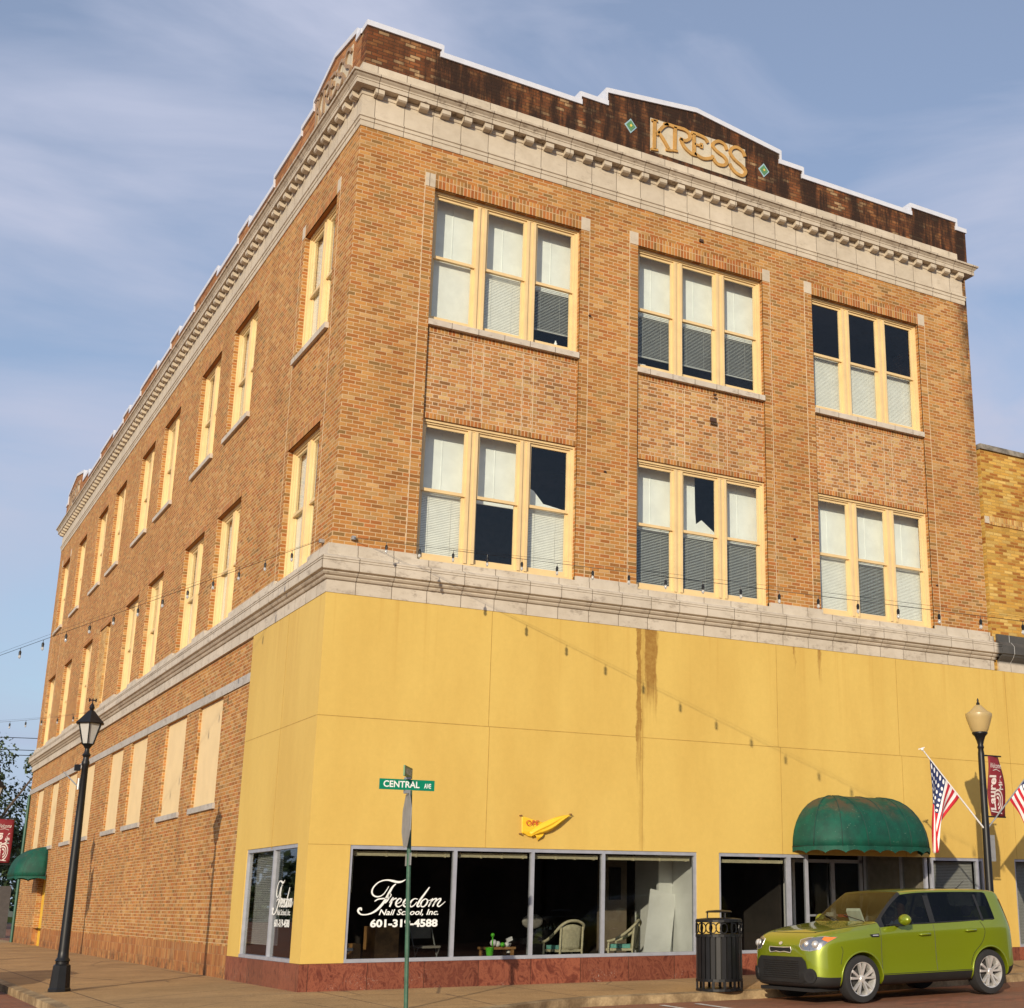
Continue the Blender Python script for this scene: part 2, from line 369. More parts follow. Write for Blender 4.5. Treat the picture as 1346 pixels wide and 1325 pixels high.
def globe():
    t=NT('lamp_globe_acrylic'); p=t.pbr((.60,.46,.22),.35); t.p.inputs['Transmission Weight'].default_value=.35; return p
M['globe']=globe()
def frosted():
    t=NT('lantern_frosted_pane'); p=t.pbr((.62,.62,.60),.5); t.p.inputs['Transmission Weight'].default_value=.3; return p
M['frost']=frosted()
def granite():
    t=NT('red_granite'); P=t.pos(); x,y,z=t.xyz(P)
    u=t.ma('ADD',x,y); cell=t.ma('FLOOR',t.ma('DIVIDE',t.ma('ADD',u,50.2),.93)); fu=t.ma('FRACT',t.ma('DIVIDE',t.ma('ADD',u,50.2),.93))
    wn=t.n('ShaderNodeTexWhiteNoise',noise_dimensions='1D'); t.l(cell,wn.inputs['W'])
    vv=t.n('ShaderNodeVectorMath',operation='ADD'); t.l(P,vv.inputs[0]); t.l(wn.outputs['Color'],vv.inputs[1])
    v=t.noise(t.scale(vv.outputs[0],(1.6,1.6,1)),2.6,8,.72,2.6)
    c=t.ramp(v,[(.28,(.06,.018,.013)),(.42,(.13,.036,.024)),(.52,(.25,.085,.05)),(.58,(.14,.04,.026)),(.66,(.20,.062,.04)),(.8,(.26,.10,.065))])
    c=t.mix(1.0,c,t.ramp(wn.outputs['Value'],[(0,(.8,.8,.8)),(1,(1.2,1.15,1.1))]),'MULTIPLY')
    sp=t.ma('MULTIPLY',t.ma('MULTIPLY',t.step(t.noise(P,34,3,.8),.58,.66),t.step(t.noise(P,1.7,2),.52,.62)),t.step(z,.33,.05))
    c=t.mix(t.ma('MULTIPLY',sp,.75),c,(.5,.44,.38,1))
    d=t.ma('MULTIPLY',t.ma('MINIMUM',fu,t.ma('SUBTRACT',1.0,fu)),.93)
    c=t.mix(t.step(d,.003,.007),(.05,.02,.015,1),c)
    return t.pbr(c,.32,spec=.5)
M['granite']=granite()
def sidewalk():
    t=NT('sidewalk_aggregate'); P=t.pos(); x,y,z=t.xyz(P)
    n=t.noise(P,55,4,.8); b=t.noise(P,.7,5,.6)
    c=t.ramp(n,[(.3,(.22,.13,.055)),(.5,(.40,.25,.11)),(.68,(.58,.40,.20))])
    c=t.mix(1.0,c,t.ramp(b,[(.3,(.78,.77,.76)),(.65,(1.1,1.09,1.08))]),'MULTIPLY')
    c=t.mix(t.ma('MULTIPLY',t.step(t.noise(P,2.2,4,.7),.60,.72),.5),c,(.06,.045,.035,1))
    def line(v,s_,o): 
        f=t.ma('FRACT',t.ma('DIVIDE',t.ma('ADD',v,o),s_)); return t.ma('MULTIPLY',t.ma('MINIMUM',f,t.ma('SUBTRACT',1.0,f)),s_)
    d=t.ma('MINIMUM',line(x,3.05,100.4),line(y,3.05,100.9))
    c=t.mix(t.step(d,.006,.016),(.09,.06,.04,1),c)
    vo=t.n('ShaderNodeTexVoronoi'); t.l(P,vo.inputs['Vector']); vo.inputs['Scale'].default_value=2.6
    c=t.mix(t.ma('MULTIPLY',t.step(vo.outputs['Distance'],.075,.05),.6),c,(.05,.035,.025,1))
    vc=t.n('ShaderNodeTexVoronoi',feature='DISTANCE_TO_EDGE'); t.l(P,vc.inputs['Vector']); vc.inputs['Scale'].default_value=.33
    c=t.mix(t.ma('MULTIPLY',t.step(t.ma('ADD',vc.outputs[0],t.ma('MULTIPLY',t.noise(P,7,4,.7),.012)),.013,.008),.6),c,(.07,.05,.035,1))
    return t.pbr(c,.9,t.bump(n,.006,.7),spec=.25)
M['sidewalk']=sidewalk()
def kerbm():
    t=NT('kerb_concrete'); P=t.pos(); n=t.noise(P,30,4,.75); b=t.noise(P,1.5,4,.65)
    c=t.mix(t.step(b,.4,.65),(.22,.15,.08,1),(.46,.34,.19,1)); c=t.mix(1.0,c,t.ramp(n,[(.3,(.75,.75,.75)),(.7,(1.15,1.15,1.15))]),'MULTIPLY')
    return t.pbr(c,.9,t.bump(n,.006,.6),spec=.2)
M['kerb']=kerbm()
def streetm():
    t=NT('street_brick_paving'); P=t.pos(); x,y,z=t.xyz(P)
    bt=t.n('ShaderNodeTexBrick'); t.l(P,bt.inputs[0]); bt.inputs['Scale'].default_value=1.0
    bt.inputs['Brick Width'].default_value=.22; bt.inputs['Row Height'].default_value=.11; bt.inputs['Mortar Size'].default_value=.008
    bt.inputs['Color1'].default_value=(.24,.085,.042,1); bt.inputs['Color2'].default_value=(.34,.135,.07,1); bt.inputs['Mortar'].default_value=(.14,.085,.05,1)
    b=t.noise(P,.5,6,.65); b2=t.noise(t.scale(P,(.3,1,1)),1.5,5,.7)
    c=t.mix(t.ma('MULTIPLY',t.step(b,.40,.62),.75),bt.outputs[0],(.23,.12,.07,1))
    c=t.mix(t.ma('MULTIPLY',t.step(b2,.5,.7),.5),c,(.10,.07,.05,1))
    c=t.mix(1.0,c,t.ramp(t.noise(P,45,3,.8),[(.3,(.8,.8,.8)),(.7,(1.2,1.2,1.2))]),'MULTIPLY')
    return t.pbr(c,.85,t.bump(t.noise(P,45,3,.8),.004,.7),spec=.3)
M['street']=streetm()
M['paint']=simple('road_paint_white',(.55,.53,.49),.8,var=.35,nscale=14)
M['asphalt']=simple('asphalt',(.05,.05,.05),.9,var=.2)
M['grassland']=simple('ground_dry_grass',(.09,.10,.05),.95,var=.3,nscale=.3)
def leaf():
    t=NT('foliage'); oi=t.n('ShaderNodeNewGeometry'); c=t.ramp(oi.outputs['Random Per Island'],[(0,(.016,.032,.009)),(.5,(.032,.058,.015)),(1,(.06,.088,.024))])
    p=t.pbr(c,.7); return p
M['leaf']=leaf()
M['bark']=simple('bark',(.09,.065,.045),.9)

# ------------------------------------------------------------------ ground
def rise(x): return .016*max(0.0,min(x,30)-6.2)
def zs(x,y):                                   # pavement top
    d=max(0.0,-y) if x>-.5 else max(0.0,-x, -y)
    return rise(x)-.012*min(d,4.0)
def zst(x,y): return rise(x)-.165-.0
KP=[(-3.45,62),(-3.45,45),(-3.45,30),(-3.45,20),(-3.45,14),(-3.45,10),(-3.45,7),(-3.45,4),(-3.45,2),(-3.47,0),(-3.50,-1.6),(-3.35,-2.9),(-2.7,-4.0),(-1.7,-4.6),(-.6,-4.75),(.6,-4.45),(1.6,-3.85),(2.5,-3.3),(3.3,-3.02),(4.2,-2.97),(5,-2.96),(6.2,-2.95),(7.5,-2.95),(9,-2.95),(11,-2.95),(13,-2.95),(16,-2.95),(20,-2.95),(26,-2.95),(34,-2.95)]
KQ=[(.1,62),(.1,45),(.1,30),(.1,20),(.1,14),(.1,10),(.1,7),(.1,4),(.1,2),(.1,.9),(.1,.5),(.1,.3),(.1,.15),(.12,.1),(.15,.1),(.6,.1),(1.6,.1),(2.5,.1),(3.3,.1),(4.2,.1),(5,.1),(6.2,.1),(7.5,.1),(9,.1),(11,.1),(13,.1),(16,.1),(20,.1),(26,.1),(34,.1)]
sw=MB(); kb=MB(); K=8
rows=[]
for (px,py),(qx,qy) in zip(KP,KQ):
    P_=Vector((px,py)); Q_=Vector((qx,qy)); d=(Q_-P_).normalized(); Pi=P_+d*.16
    r=[Pi+(Q_-Pi)*k/K for k in range(K+1)]
    rows.append((P_,Pi,r))
for i in range(len(rows)-1):
    for k in range(K):
        a,b,c,d=rows[i][2][k],rows[i+1][2][k],rows[i+1][2][k+1],rows[i][2][k+1]
        sw.quad(*[(p.x,p.y,zs(p.x,p.y)) for p in(a,b,c,d)])
    (A,Ai,_),(B,Bi,_)=rows[i],rows[i+1]
    zt=lambda p: zs(p.x,p.y)+.004
    kb.quad((A.x,A.y,zt(A)-.012),(B.x,B.y,zt(B)-.012),(Bi.x,Bi.y,zt(Bi)),(Ai.x,Ai.y,zt(Ai)))
    kb.quad((A.x,A.y,zt(A)-.012),(A.x,A.y,-.4),(B.x,B.y,-.4),(B.x,B.y,zt(B)-.012))
    kb.quad((Ai.x,Ai.y,zt(Ai)),(Bi.x,Bi.y,zt(Bi)),(Bi.x,Bi.y,-.3),(Ai.x,Ai.y,-.3))
sw.build('sidewalk',M['sidewalk'],kind='structure'); kb.build('kerb',M['kerb'],kind='structure')
st=MB()
xs=[-70,-40,-20,-10,-5,0,3,6.2,8,10,12,15,20,30,60,110]; ys=[-90,-60,-30,-15,-8,-5,-2.5,5,15,30,60,110]
for i in range(len(xs)-1):
    for k in range(len(ys)-1):
        st.quad(*[(x,y,zst(x,y)) for x,y in((xs[i],ys[k]),(xs[i+1],ys[k]),(xs[i+1],ys[k+1]),(xs[i],ys[k+1]))])
st.build('street',M['street'],kind='structure')
MB().quad((-2500,-2500,-.42),(2500,-2500,-.42),(2500,2500,-.42),(-2500,2500,-.42)).build('ground',M['grassland'],kind='structure')
# painted parking lines
mk=MB()
for x0 in (4.35,4.95,13.75,15.2):
    y0=-3.35; L_=1.3 if x0<6 else 2.2; dx=-.5 if x0<6 else .35
    pts=[]
    w_=.05
    a=Vector((x0,y0)); b=Vector((x0+dx+(.35 if x0<6 else 1.2),y0-L_))
    n_=(b-a).normalized(); n_=Vector((-n_.y,n_.x))*w_
    mk.quad(*[(p.x,p.y,zst(p.x,p.y)+.005) for p in(a-n_,b-n_,b+n_,a+n_)])
mk.build('parking_line_marking',M['paint'],kind='structure')
# far pavement edge strips on the side street
fs=MB(); 
fs.quad((-8.2,33,-.10),(-3.6,33,-.10),(-3.6,62,-.10),(-12,62,-.10)); fs.build('far_pavement',M['sidewalk'],kind='structure')

# ------------------------------------------------------------------ the corner building
BW, BL = 14.75, 35.85
bld=thing('brick_building',(0,0,0),'three storey tan brick corner building with cream cornice, gold KRESS letters and yellow ground floor','building')
Z_BELT=6.94; ZT=[9.52,14.0]; ZB=[6.94,11.38]
bays=[(1.47,4.51),(5.80,8.84),(10.14,13.18)]
lw=[(1.15,3.15),(6.5,8.55),(9.75,11.75),(14.12,16.1),(17.35,19.25),(21.6,23.45),(24.8,26.65),(29.0,30.8),(32.85,34.75)]
lw1=[(6.5,8.55),(9.7,11.8),(13.95,16.0),(17.1,19.0),(21.5,23.4),(24.7,26.55),(28.5,30.2),(32.1,33.8)]
def wall(mb,fac,u0,u1,z0,z1,holes,rev=.22,thick=.35):
    us=sorted({u0,u1,*[h[0] for h in holes],*[h[1] for h in holes]}); zz=sorted({z0,z1,*[h[2] for h in holes],*[h[3] for h in holes]})
    P=(lambda u,d,z:(u,d,z)) if fac=='F' else (lambda u,d,z:(d,u,z))
    for a,b in zip(us,us[1:]):
        for c,d in zip(zz,zz[1:]):
            if any(h[0]<=a+1e-6 and b<=h[1]+1e-6 and h[2]<=c+1e-6 and d<=h[3]+1e-6 for h in holes): continue
            mb.quad(P(a,0,c),P(b,0,c),P(b,0,d),P(a,0,d)); mb.quad(P(a,thick,c),P(a,thick,d),P(b,thick,d),P(b,thick,c))
    for a,b,c,d in holes:
        mb.quad(P(a,0,c),P(a,thick,c),P(a,thick,d),P(a,0,d)); mb.quad(P(b,0,c),P(b,0,d),P(b,thick,d),P(b,thick,c))
        mb.quad(P(a,0,d),P(a,thick,d),P(b,thick,d),P(b,0,d)); mb.quad(P(a,0,c),P(b,0,c),P(b,thick,c),P(a,thick,c))
mb=MB(); wall(mb,'F',0,BW,6.2,15.9,[(a,b,6.9,14.0) for a,b in bays])
mb.quad((BW,.002,6.2),(BW,BL,6.2),(BW,BL,15.9),(BW,.002,15.9))
mb.build('wall',M['brick'],bld)
mb=MB(); holes=[(a,b,9999,9999) for a,b in ()]
for a,b in lw: holes+= [(a,b,11.38,14.0)]
for i,(a,b) in enumerate(lw): holes+= [(a,b,6.9,9.52)]
wall(mb,'L',0.001,BL,5.9,15.9,holes)
mb.quad((0,BL,0),(BW,BL,0),(BW,BL,15.9),(0,BL,15.9))
mb.build('wall',M['brick_left'],bld)
DOOR=(28.7,30.7)
mb=MB(); wall(mb,'L',4.3,BL,.55,5.9,[(a,b,3.2,5.31) for a,b in lw1]+[(DOOR[0],DOOR[1],.55,2.25)]); mb.build('wall',M['brick_left'],bld)
mb=MB(); wall(mb,'L',4.3,BL,-.3,.55,[(DOOR[0],DOOR[1],-.05,.55)]); 
mb.build('wall_base',M['dado'],bld,label='worn reddish vertical brick base course')
MB().box(.35,BW-.02,.35,BL-.05,15.9,16.0).build('roof',M['roof'],bld)
fl=MB(); 
for z in (6.55,10.7,): fl.box(.36,BW-.05,.36,BL-.1,z,z+.2)
fl.box(.36,BW-.05,.36,BL-.1,14.45,14.6)
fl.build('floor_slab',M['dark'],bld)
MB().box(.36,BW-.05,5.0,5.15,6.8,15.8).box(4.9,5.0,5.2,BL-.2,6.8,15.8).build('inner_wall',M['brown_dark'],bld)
# spandrels with joints, soldier courses, strips, corner blocks
def each(name,mat,boxes,parent=None,**kw):
    for b_ in boxes: MB().box(*b_).build(name,mat,parent if parent is not None else bld,**kw)
M['mortar']=simple('mortar_pale',(.58,.46,.31),.9)
for a,b in bays:
    MB().box(a,b,.07,.30,9.52,11.30).build('spandrel',M['spandrel'],bld)
    each('brick_lintel',M['soldier'],[(a+.003,b-.003,.062,.08,11.16,11.27)]); each('brick_lintel',M['soldier'],[(a+.003,b-.003,.062,.08,9.523,9.62)])
    each('flat_arch',M['soldier'],[(a,b,-.003,.02,14.0,14.27)])
    each('window_sill',M['sill'],[(a+.003,b-.003,-.03,.30,11.27,11.38)])
    for k in (1,2):
        c=a+(b-a)*k/3
        for e in(-.11,.11): each('mortar_joint',M['mortar'],[(c+e-.006,c+e+.006,.066,.08,9.62,11.16)])
    for e0,e1 in ((a-.19,a),(b,b+.19)):
        each('brick_strip',M['strip'],[(e0,e1,-.002,.02,7.0,14.0)])
        each('corner_block',M['tc'],[(e0,e1,-.006,.05,14.0,14.27)])
    each('mortar_joint',M['mortar'],[(a-.20,a-.188,-.004,.02,7.0,14.27),(b+.188,b+.20,-.004,.02,7.0,14.27)])
for i,(a,b) in enumerate(lw):
    each('flat_arch',M['soldier'],[(-.003,.02,a,b,14.0,14.25),(-.003,.02,a,b,9.52,9.74)])
    each('window_sill',M['sill'],[(-.07,.30,a-.06,b+.06,11.27,11.38)])
for (a,b) in (lw[0],lw[8]):
    each('corner_block',M['tc'],[(-.006,.05,a-.19,a,14.0,14.27),(-.006,.05,b,b+.19,14.0,14.27)])
    each('mortar_joint',M['mortar'],[(-.004,.02,a-.20,a-.188,7.03,14.27),(-.004,.02,b+.188,b+.2,7.03,14.27)])

# swept mouldings
def sweep(mb,prof,xr=BW,yr=BL,inner=.25):
    path=lambda e:[(xr+e,inner),(xr+e,-e),(-e,-e),(-e,yr+e),(inner,yr+e)]
    b=len(mb.v); n=len(prof)
    for e,z in prof:
        for p in path(e): mb.v.append((p[0],p[1],z))
    for i in range(n):
        i2=(i+1)%n
        for k in range(4):
            mb.f.append((b+i*5+k,b+i*5+k+1,b+i2*5+k+1,b+i2*5+k)); mb.m.append(mb.cm)
    mb.f.append(tuple(b+i*5 for i in range(n))); mb.f.append(tuple(b+i*5+4 for i in range(n))[::-1]); mb.m+=[mb.cm]*2
cn=MB(); sweep(cn,[(-.1,14.83),(.015,14.83),(.02,14.86),(.02,14.93),(.035,14.94),(.035,15.0),(.055,15.015),(.055,15.04),(-.1,15.04)],xr=14.66); cn.build('architrave',M['tc'],bld)
cn=MB(); sweep(cn,[(-.1,15.04),(.012,15.04),(.012,15.46),(.028,15.47),(.032,15.50),(.032,15.57),(-.1,15.57)],xr=14.62); cn.build('frieze',M['tc'],bld)
cn=MB(); sweep(cn,[(-.1,15.575),(.182,15.58),(.184,15.655),(.172,15.658),(.172,15.668),(.185,15.672),(.19,15.70),(.215,15.725),(.235,15.75),(.225,15.753),(.225,15.763),(.262,15.767),(.268,15.805),(.255,15.815),(.06,15.85),(-.1,15.85)],xr=14.70); cn.build('cornice',M['tcd'],bld)
cn=MB(); sweep(cn,[(-.1,15.851),(.05,15.851),(.05,16.10),(-.1,16.12)],xr=14.45); cn.build('cornice_upstand',M['tc'],bld)
def dent(db,fac,u):
    hw=.085
    P=(lambda u_,d,z:(u_,d,z)) if fac=='F' else (lambda u_,d,z:(d,u_,z))
    pr=[(-.03,15.577),(-.155,15.577),(-.155,15.49),(-.125,15.465),(-.03,15.445)]
    v=[P(u-hw,d,z) for d,z in pr]+[P(u+hw,d,z) for d,z in pr]; n=5
    db.add(v,[tuple(range(n)),tuple(reversed(range(n,2*n)))]+[(i,(i+1)%n,(i+1)%n+n,i+n) for i in range(n)]); return db
for k in range(34): dent(MB(),'F',.27+k*.431).build('dentil_block',M['tc'],bld)
rest=MB()
for k in range(84):
    if k<66: dent(MB(),'L',.22+k*.4275).build('dentil_block',M['tc'],bld)
    else: dent(rest,'L',.22+k*.4275)
rest.build('far_dentil_blocks',M['tc'],bld,kind='stuff')
bt_=MB(); sweep(bt_,[(-.1,6.17),(.055,6.17),(.055,6.372),(.045,6.374),(.045,6.386),(.075,6.39),(.085,6.40),(.10,6.425),(.088,6.43),(.088,6.442),(.125,6.46),(.150,6.49),(.138,6.495),(.138,6.512),(.19,6.53),(.195,6.54),(.195,6.665),(.185,6.667),(.185,6.679),(.198,6.682),(.198,6.705),(.188,6.707),(.188,6.719),(.2,6.722),(.2,6.745),(.185,6.755),(.08,6.80),(.075,6.81),(.075,6.915),(-.1,6.915)],xr=14.755,inner=.06)
bt_.build('belt_course',M['belt'],bld)
prev=-.0
for a,b in bays+[(BW,BW)]:
    each('ledge_block',M['belt'],[(prev if prev>0 else -.06,a,-.06,.05,6.915,7.0)]); prev=b
prev=.05
for i,(a,b) in enumerate(lw+[(BL,BL)]):
    each('ledge_block',M['belt'],[(-.06,.05,prev,a,6.915,7.0)]); prev=b
cb=MB(); cb.box(-.03,.1,4.35,BL+.02,5.315,5.49); cb.build('lintel_band',M['conc'],bld)
for a,b in lw1: each('boarded_window',M['board'],[(.06,.12,a,b,3.2,5.315)]); each('lower_sill',M['conc'],[(-.05,.2,a-.07,b+.07,3.09,3.2)])
# infilled half of one side window
MB().box(.03,.2,lw[5][0]+.80,lw[5][1],6.95,9.52).build('brick_infill',M['infill'],bld)

# parapets
def parapet(fac,segs,mat,bottom=15.9):
    w_=MB(); c_=MB()
    P=(lambda u,d,z:(u,d,z)) if fac=='F' else (lambda u,d,z:(d,u,z))
    def slab(mb_,u0,u1,d0,d1,za0,za1,zb0,zb1):
        v=[P(u0,d0,za0),P(u1,d0,zb0),P(u1,d1,zb0),P(u0,d1,za0),P(u0,d0,za1),P(u1,d0,zb1),P(u1,d1,zb1),P(u0,d1,za1)]
        mb_.add(v,[(0,3,2,1),(4,5,6,7),(0,1,5,4),(1,2,6,5),(2,3,7,6),(3,0,4,7)])
    T=.11
    for i,(u0,u1,z0,z1) in enumerate(segs):
        slab(w_,u0,u1,0,.3,bottom,z0-T,bottom,z1-T)
        ea=.02 if i==0 or abs(segs[i-1][3]-z0)>.02 else 0; eb=.02 if i==len(segs)-1 or abs(segs[i+1][2]-z1)>.02 else 0
        slab(c_,u0-ea,u1+eb,-.035,.34,z0-T,z0,z1-T,z1)
        for (ue,zo,zh) in ((u0,segs[i-1][3] if i else None,z0),(u1,segs[i+1][2] if i+1<len(segs) else None,z1)):
            if zo is not None and zh-zo>.02:
                s_=-1 if ue==u0 else 1
                slab(c_,min(ue,ue+s_*.045),max(ue,ue+s_*.045),-.036,.342,zo-.02,zh-.01,zo-.02,zh-.01)
    w_.build('parapet',mat,bld); c_.build('coping',M['white_metal'],bld)
parapet('F',[(0,1.45,17.03,17.03),(1.45,4.45,16.87,16.87),(4.45,5.05,17.05,17.05),(5.05,7.2,17.34,17.60),(7.2,9.37,17.60,17.28),(9.37,9.98,17.05,17.05),(9.98,13.15,16.87,16.87),(13.15,14.55,17.07,17.07),(14.55,14.86,16.87,16.87)],M['parapet'])
LS=[(.305,.57,17.03,17.03),(.57,1.88,17.20,17.45),(1.88,3.2,17.45,17.16),(3.2,4.0,16.97,16.97),(4.0,6.0,16.82,16.82)]
cur=6.0
for a,b in ((8.1,9.1),(11.1,13.6),(15.4,16.5),(18.3,20.8),(22.6,23.7),(25.4,27.9)): LS+=[(cur,a,16.60,16.60),(a,b,16.78,16.78)]; cur=b
LS+=[(cur,30.4,16.6,16.6),(30.4,31.8,16.80,16.80),(31.8,33.6,17.15,17.50),(33.6,35.4,17.50,17.15),(35.4,35.86,16.8,16.8)]
parapet('L',LS,M['parapet_left'])
# KRESS plates
KR={'K':[[(0.091,0.732),(0.084,0.053)],[(0.013,0.714),(0.161,0.735)],[(0.0,0.03),(0.17,0.055)],[(0.417,0.748),(0.289,0.641),(0.128,0.405)],[(0.173,0.491),(0.31,0.335),(0.433,0.16)],[(0.359,0.128),(0.508,0.150)]],
'R':[[(0.592,0.737),(0.579,0.19)],[(0.525,0.165),(0.649,0.18)],[(0.309,0.712),(0.434,0.737),(0.592,0.737),(0.811,0.748),(0.937,0.688),(0.945,0.581),(0.831,0.487),(0.705,0.503)],[(0.726,0.51),(0.809,0.343),(0.977,0.236),(1.12,0.236)]],
'E':[[(1.056,0.727),(1.061,0.262)],[(0.988,0.733),(1.15,0.737),(1.321,0.71),(1.406,0.624)],[(1.063,0.485),(1.242,0.49)],[(1.243,0.56),(1.242,0.44)],[(1.061,0.262),(1.274,0.208),(1.488,0.283),(1.53,0.357)]],
'S':[[(1.891,0.607),(1.832,0.711),(1.688,0.747),(1.557,0.672),(1.535,0.575),(1.642,0.486),(1.814,0.418),(1.887,0.318),(1.812,0.213),(1.66,0.186),(1.574,0.241),(1.549,0.302)]],
'T':[[(2.358,0.589),(2.303,0.696),(2.149,0.75),(2.015,0.679),(1.982,0.553),(2.099,0.425),(2.296,0.322),(2.369,0.221),(2.278,0.103),(2.116,0.123),(2.008,0.213),(1.957,0.299)]]}
def crom(pts,n=5):
    if len(pts)<3: return pts
    o=[]; P=[pts[0]]+list(pts)+[pts[-1]]
    for i in range(1,len(P)-2):
        for k in range(n):
            t=k/n; a,b,c,d=P[i-1],P[i],P[i+1],P[i+2]
            o.append(tuple(.5*((2*b[j])+(-a[j]+c[j])*t+(2*a[j]-5*b[j]+4*c[j]-d[j])*t*t+(-a[j]+3*b[j]-3*c[j]+d[j])*t**3) for j in range(len(b))))
    o.append(tuple(pts[-1])); return o
def ribbon(mb_,pts,w,P,d0,d1):         # flat stroke with thickness; P maps (u,z,d)
    pts=[Vector(p[:2]) for p in pts]; ws=w if isinstance(w,list) else [w]*len(pts)
    b=len(mb_.v); n=len(pts)
    for i,p in enumerate(pts):
        t=(pts[min(i+1,n-1)]-pts[max(i-1,0)]); t=t.normalized() if t.length>0 else Vector((1,0)); q=Vector((-t.y,t.x))*ws[i]/2
        for e in (p+q,p-q):
            mb_.v.append(P(e.x,e.y,d0)); mb_.v.append(P(e.x,e.y,d1))
    for i in range(n-1):
        a=b+4*i; c=a+4
        for f in ((a,a+2,c+2,c),(a,c,c+1,a+1),(a+2,a+3,c+3,c+2)): mb_.f.append(f); mb_.m.append(mb_.cm)
    e=b+4*(n-1); mb_.f+=[(b,b+1,b+3,b+2),(e,e+2,e+3,e+1)]; mb_.m+=[mb_.cm]*2
def kress(fac,u0,z0,dirn,wmul=1.0):
    pl=MB(); P=(lambda u,z,d:(u0+dirn*u*wmul,d,z0+z)) if fac=='F' else (lambda u,z,d:(d,u0+dirn*u*wmul,z0+z))
    a=P(0,0,0); b=P(2.38,.78,0)
    if fac=='F': pl.box(a[0],b[0],-.012,.05,z0,z0+.78)
    else: pl.box(-.012,.05,a[1],b[1],z0,z0+.78)
    p_=pl.build('name_plate',terracotta('plate_'+fac,(.56,.50,.38),jw=.476,dirt=.3),bld)
    for k,ss_ in KR.items():
        l_=MB()
        for s_ in ss_: ribbon(l_,crom(s_),.048 if len(s_)==2 and abs(s_[0][0]-s_[1][0])>.1 and abs(s_[0][1]-s_[1][1])<.05 else .070,P,-.050,-.01)
        l_.build('letter_'+('s' if k=='T' else k.lower()),M['gold'] if fac=='F' else simple('letter_weathered_'+k,(.30,.20,.12),.6),p_)
kress('F',6.07,16.22,1)
kress('L',3.0,16.22,-1,.93)
kress('L',34.9,16.22,-1,.93)
dm=MB()
for x in (5.6,8.94):
    for r,d,mi in((.17,-.012,0),(.125,-.02,1),(.035,-.03,2)):
        dm.cm=mi; c=(x,16.65); v=[(c[0]-r*.85,c[1]),(c[0],c[1]-r),(c[0]+r*.85,c[1]),(c[0],c[1]+r)]
        dm.add([(p[0],d,p[1]) for p in v]+[(p[0],.02,p[1]) for p in v],[(0,1,2,3)]+[(i,(i+1)%4,(i+1)%4+4,i+4) for i in range(4)])
dm.build('diamond_tile',[simple('tile_blue',(.30,.45,.50),.4),simple('tile_green',(.10,.24,.10),.4),simple('tile_yellow',(.7,.55,.1),.4)],bld)

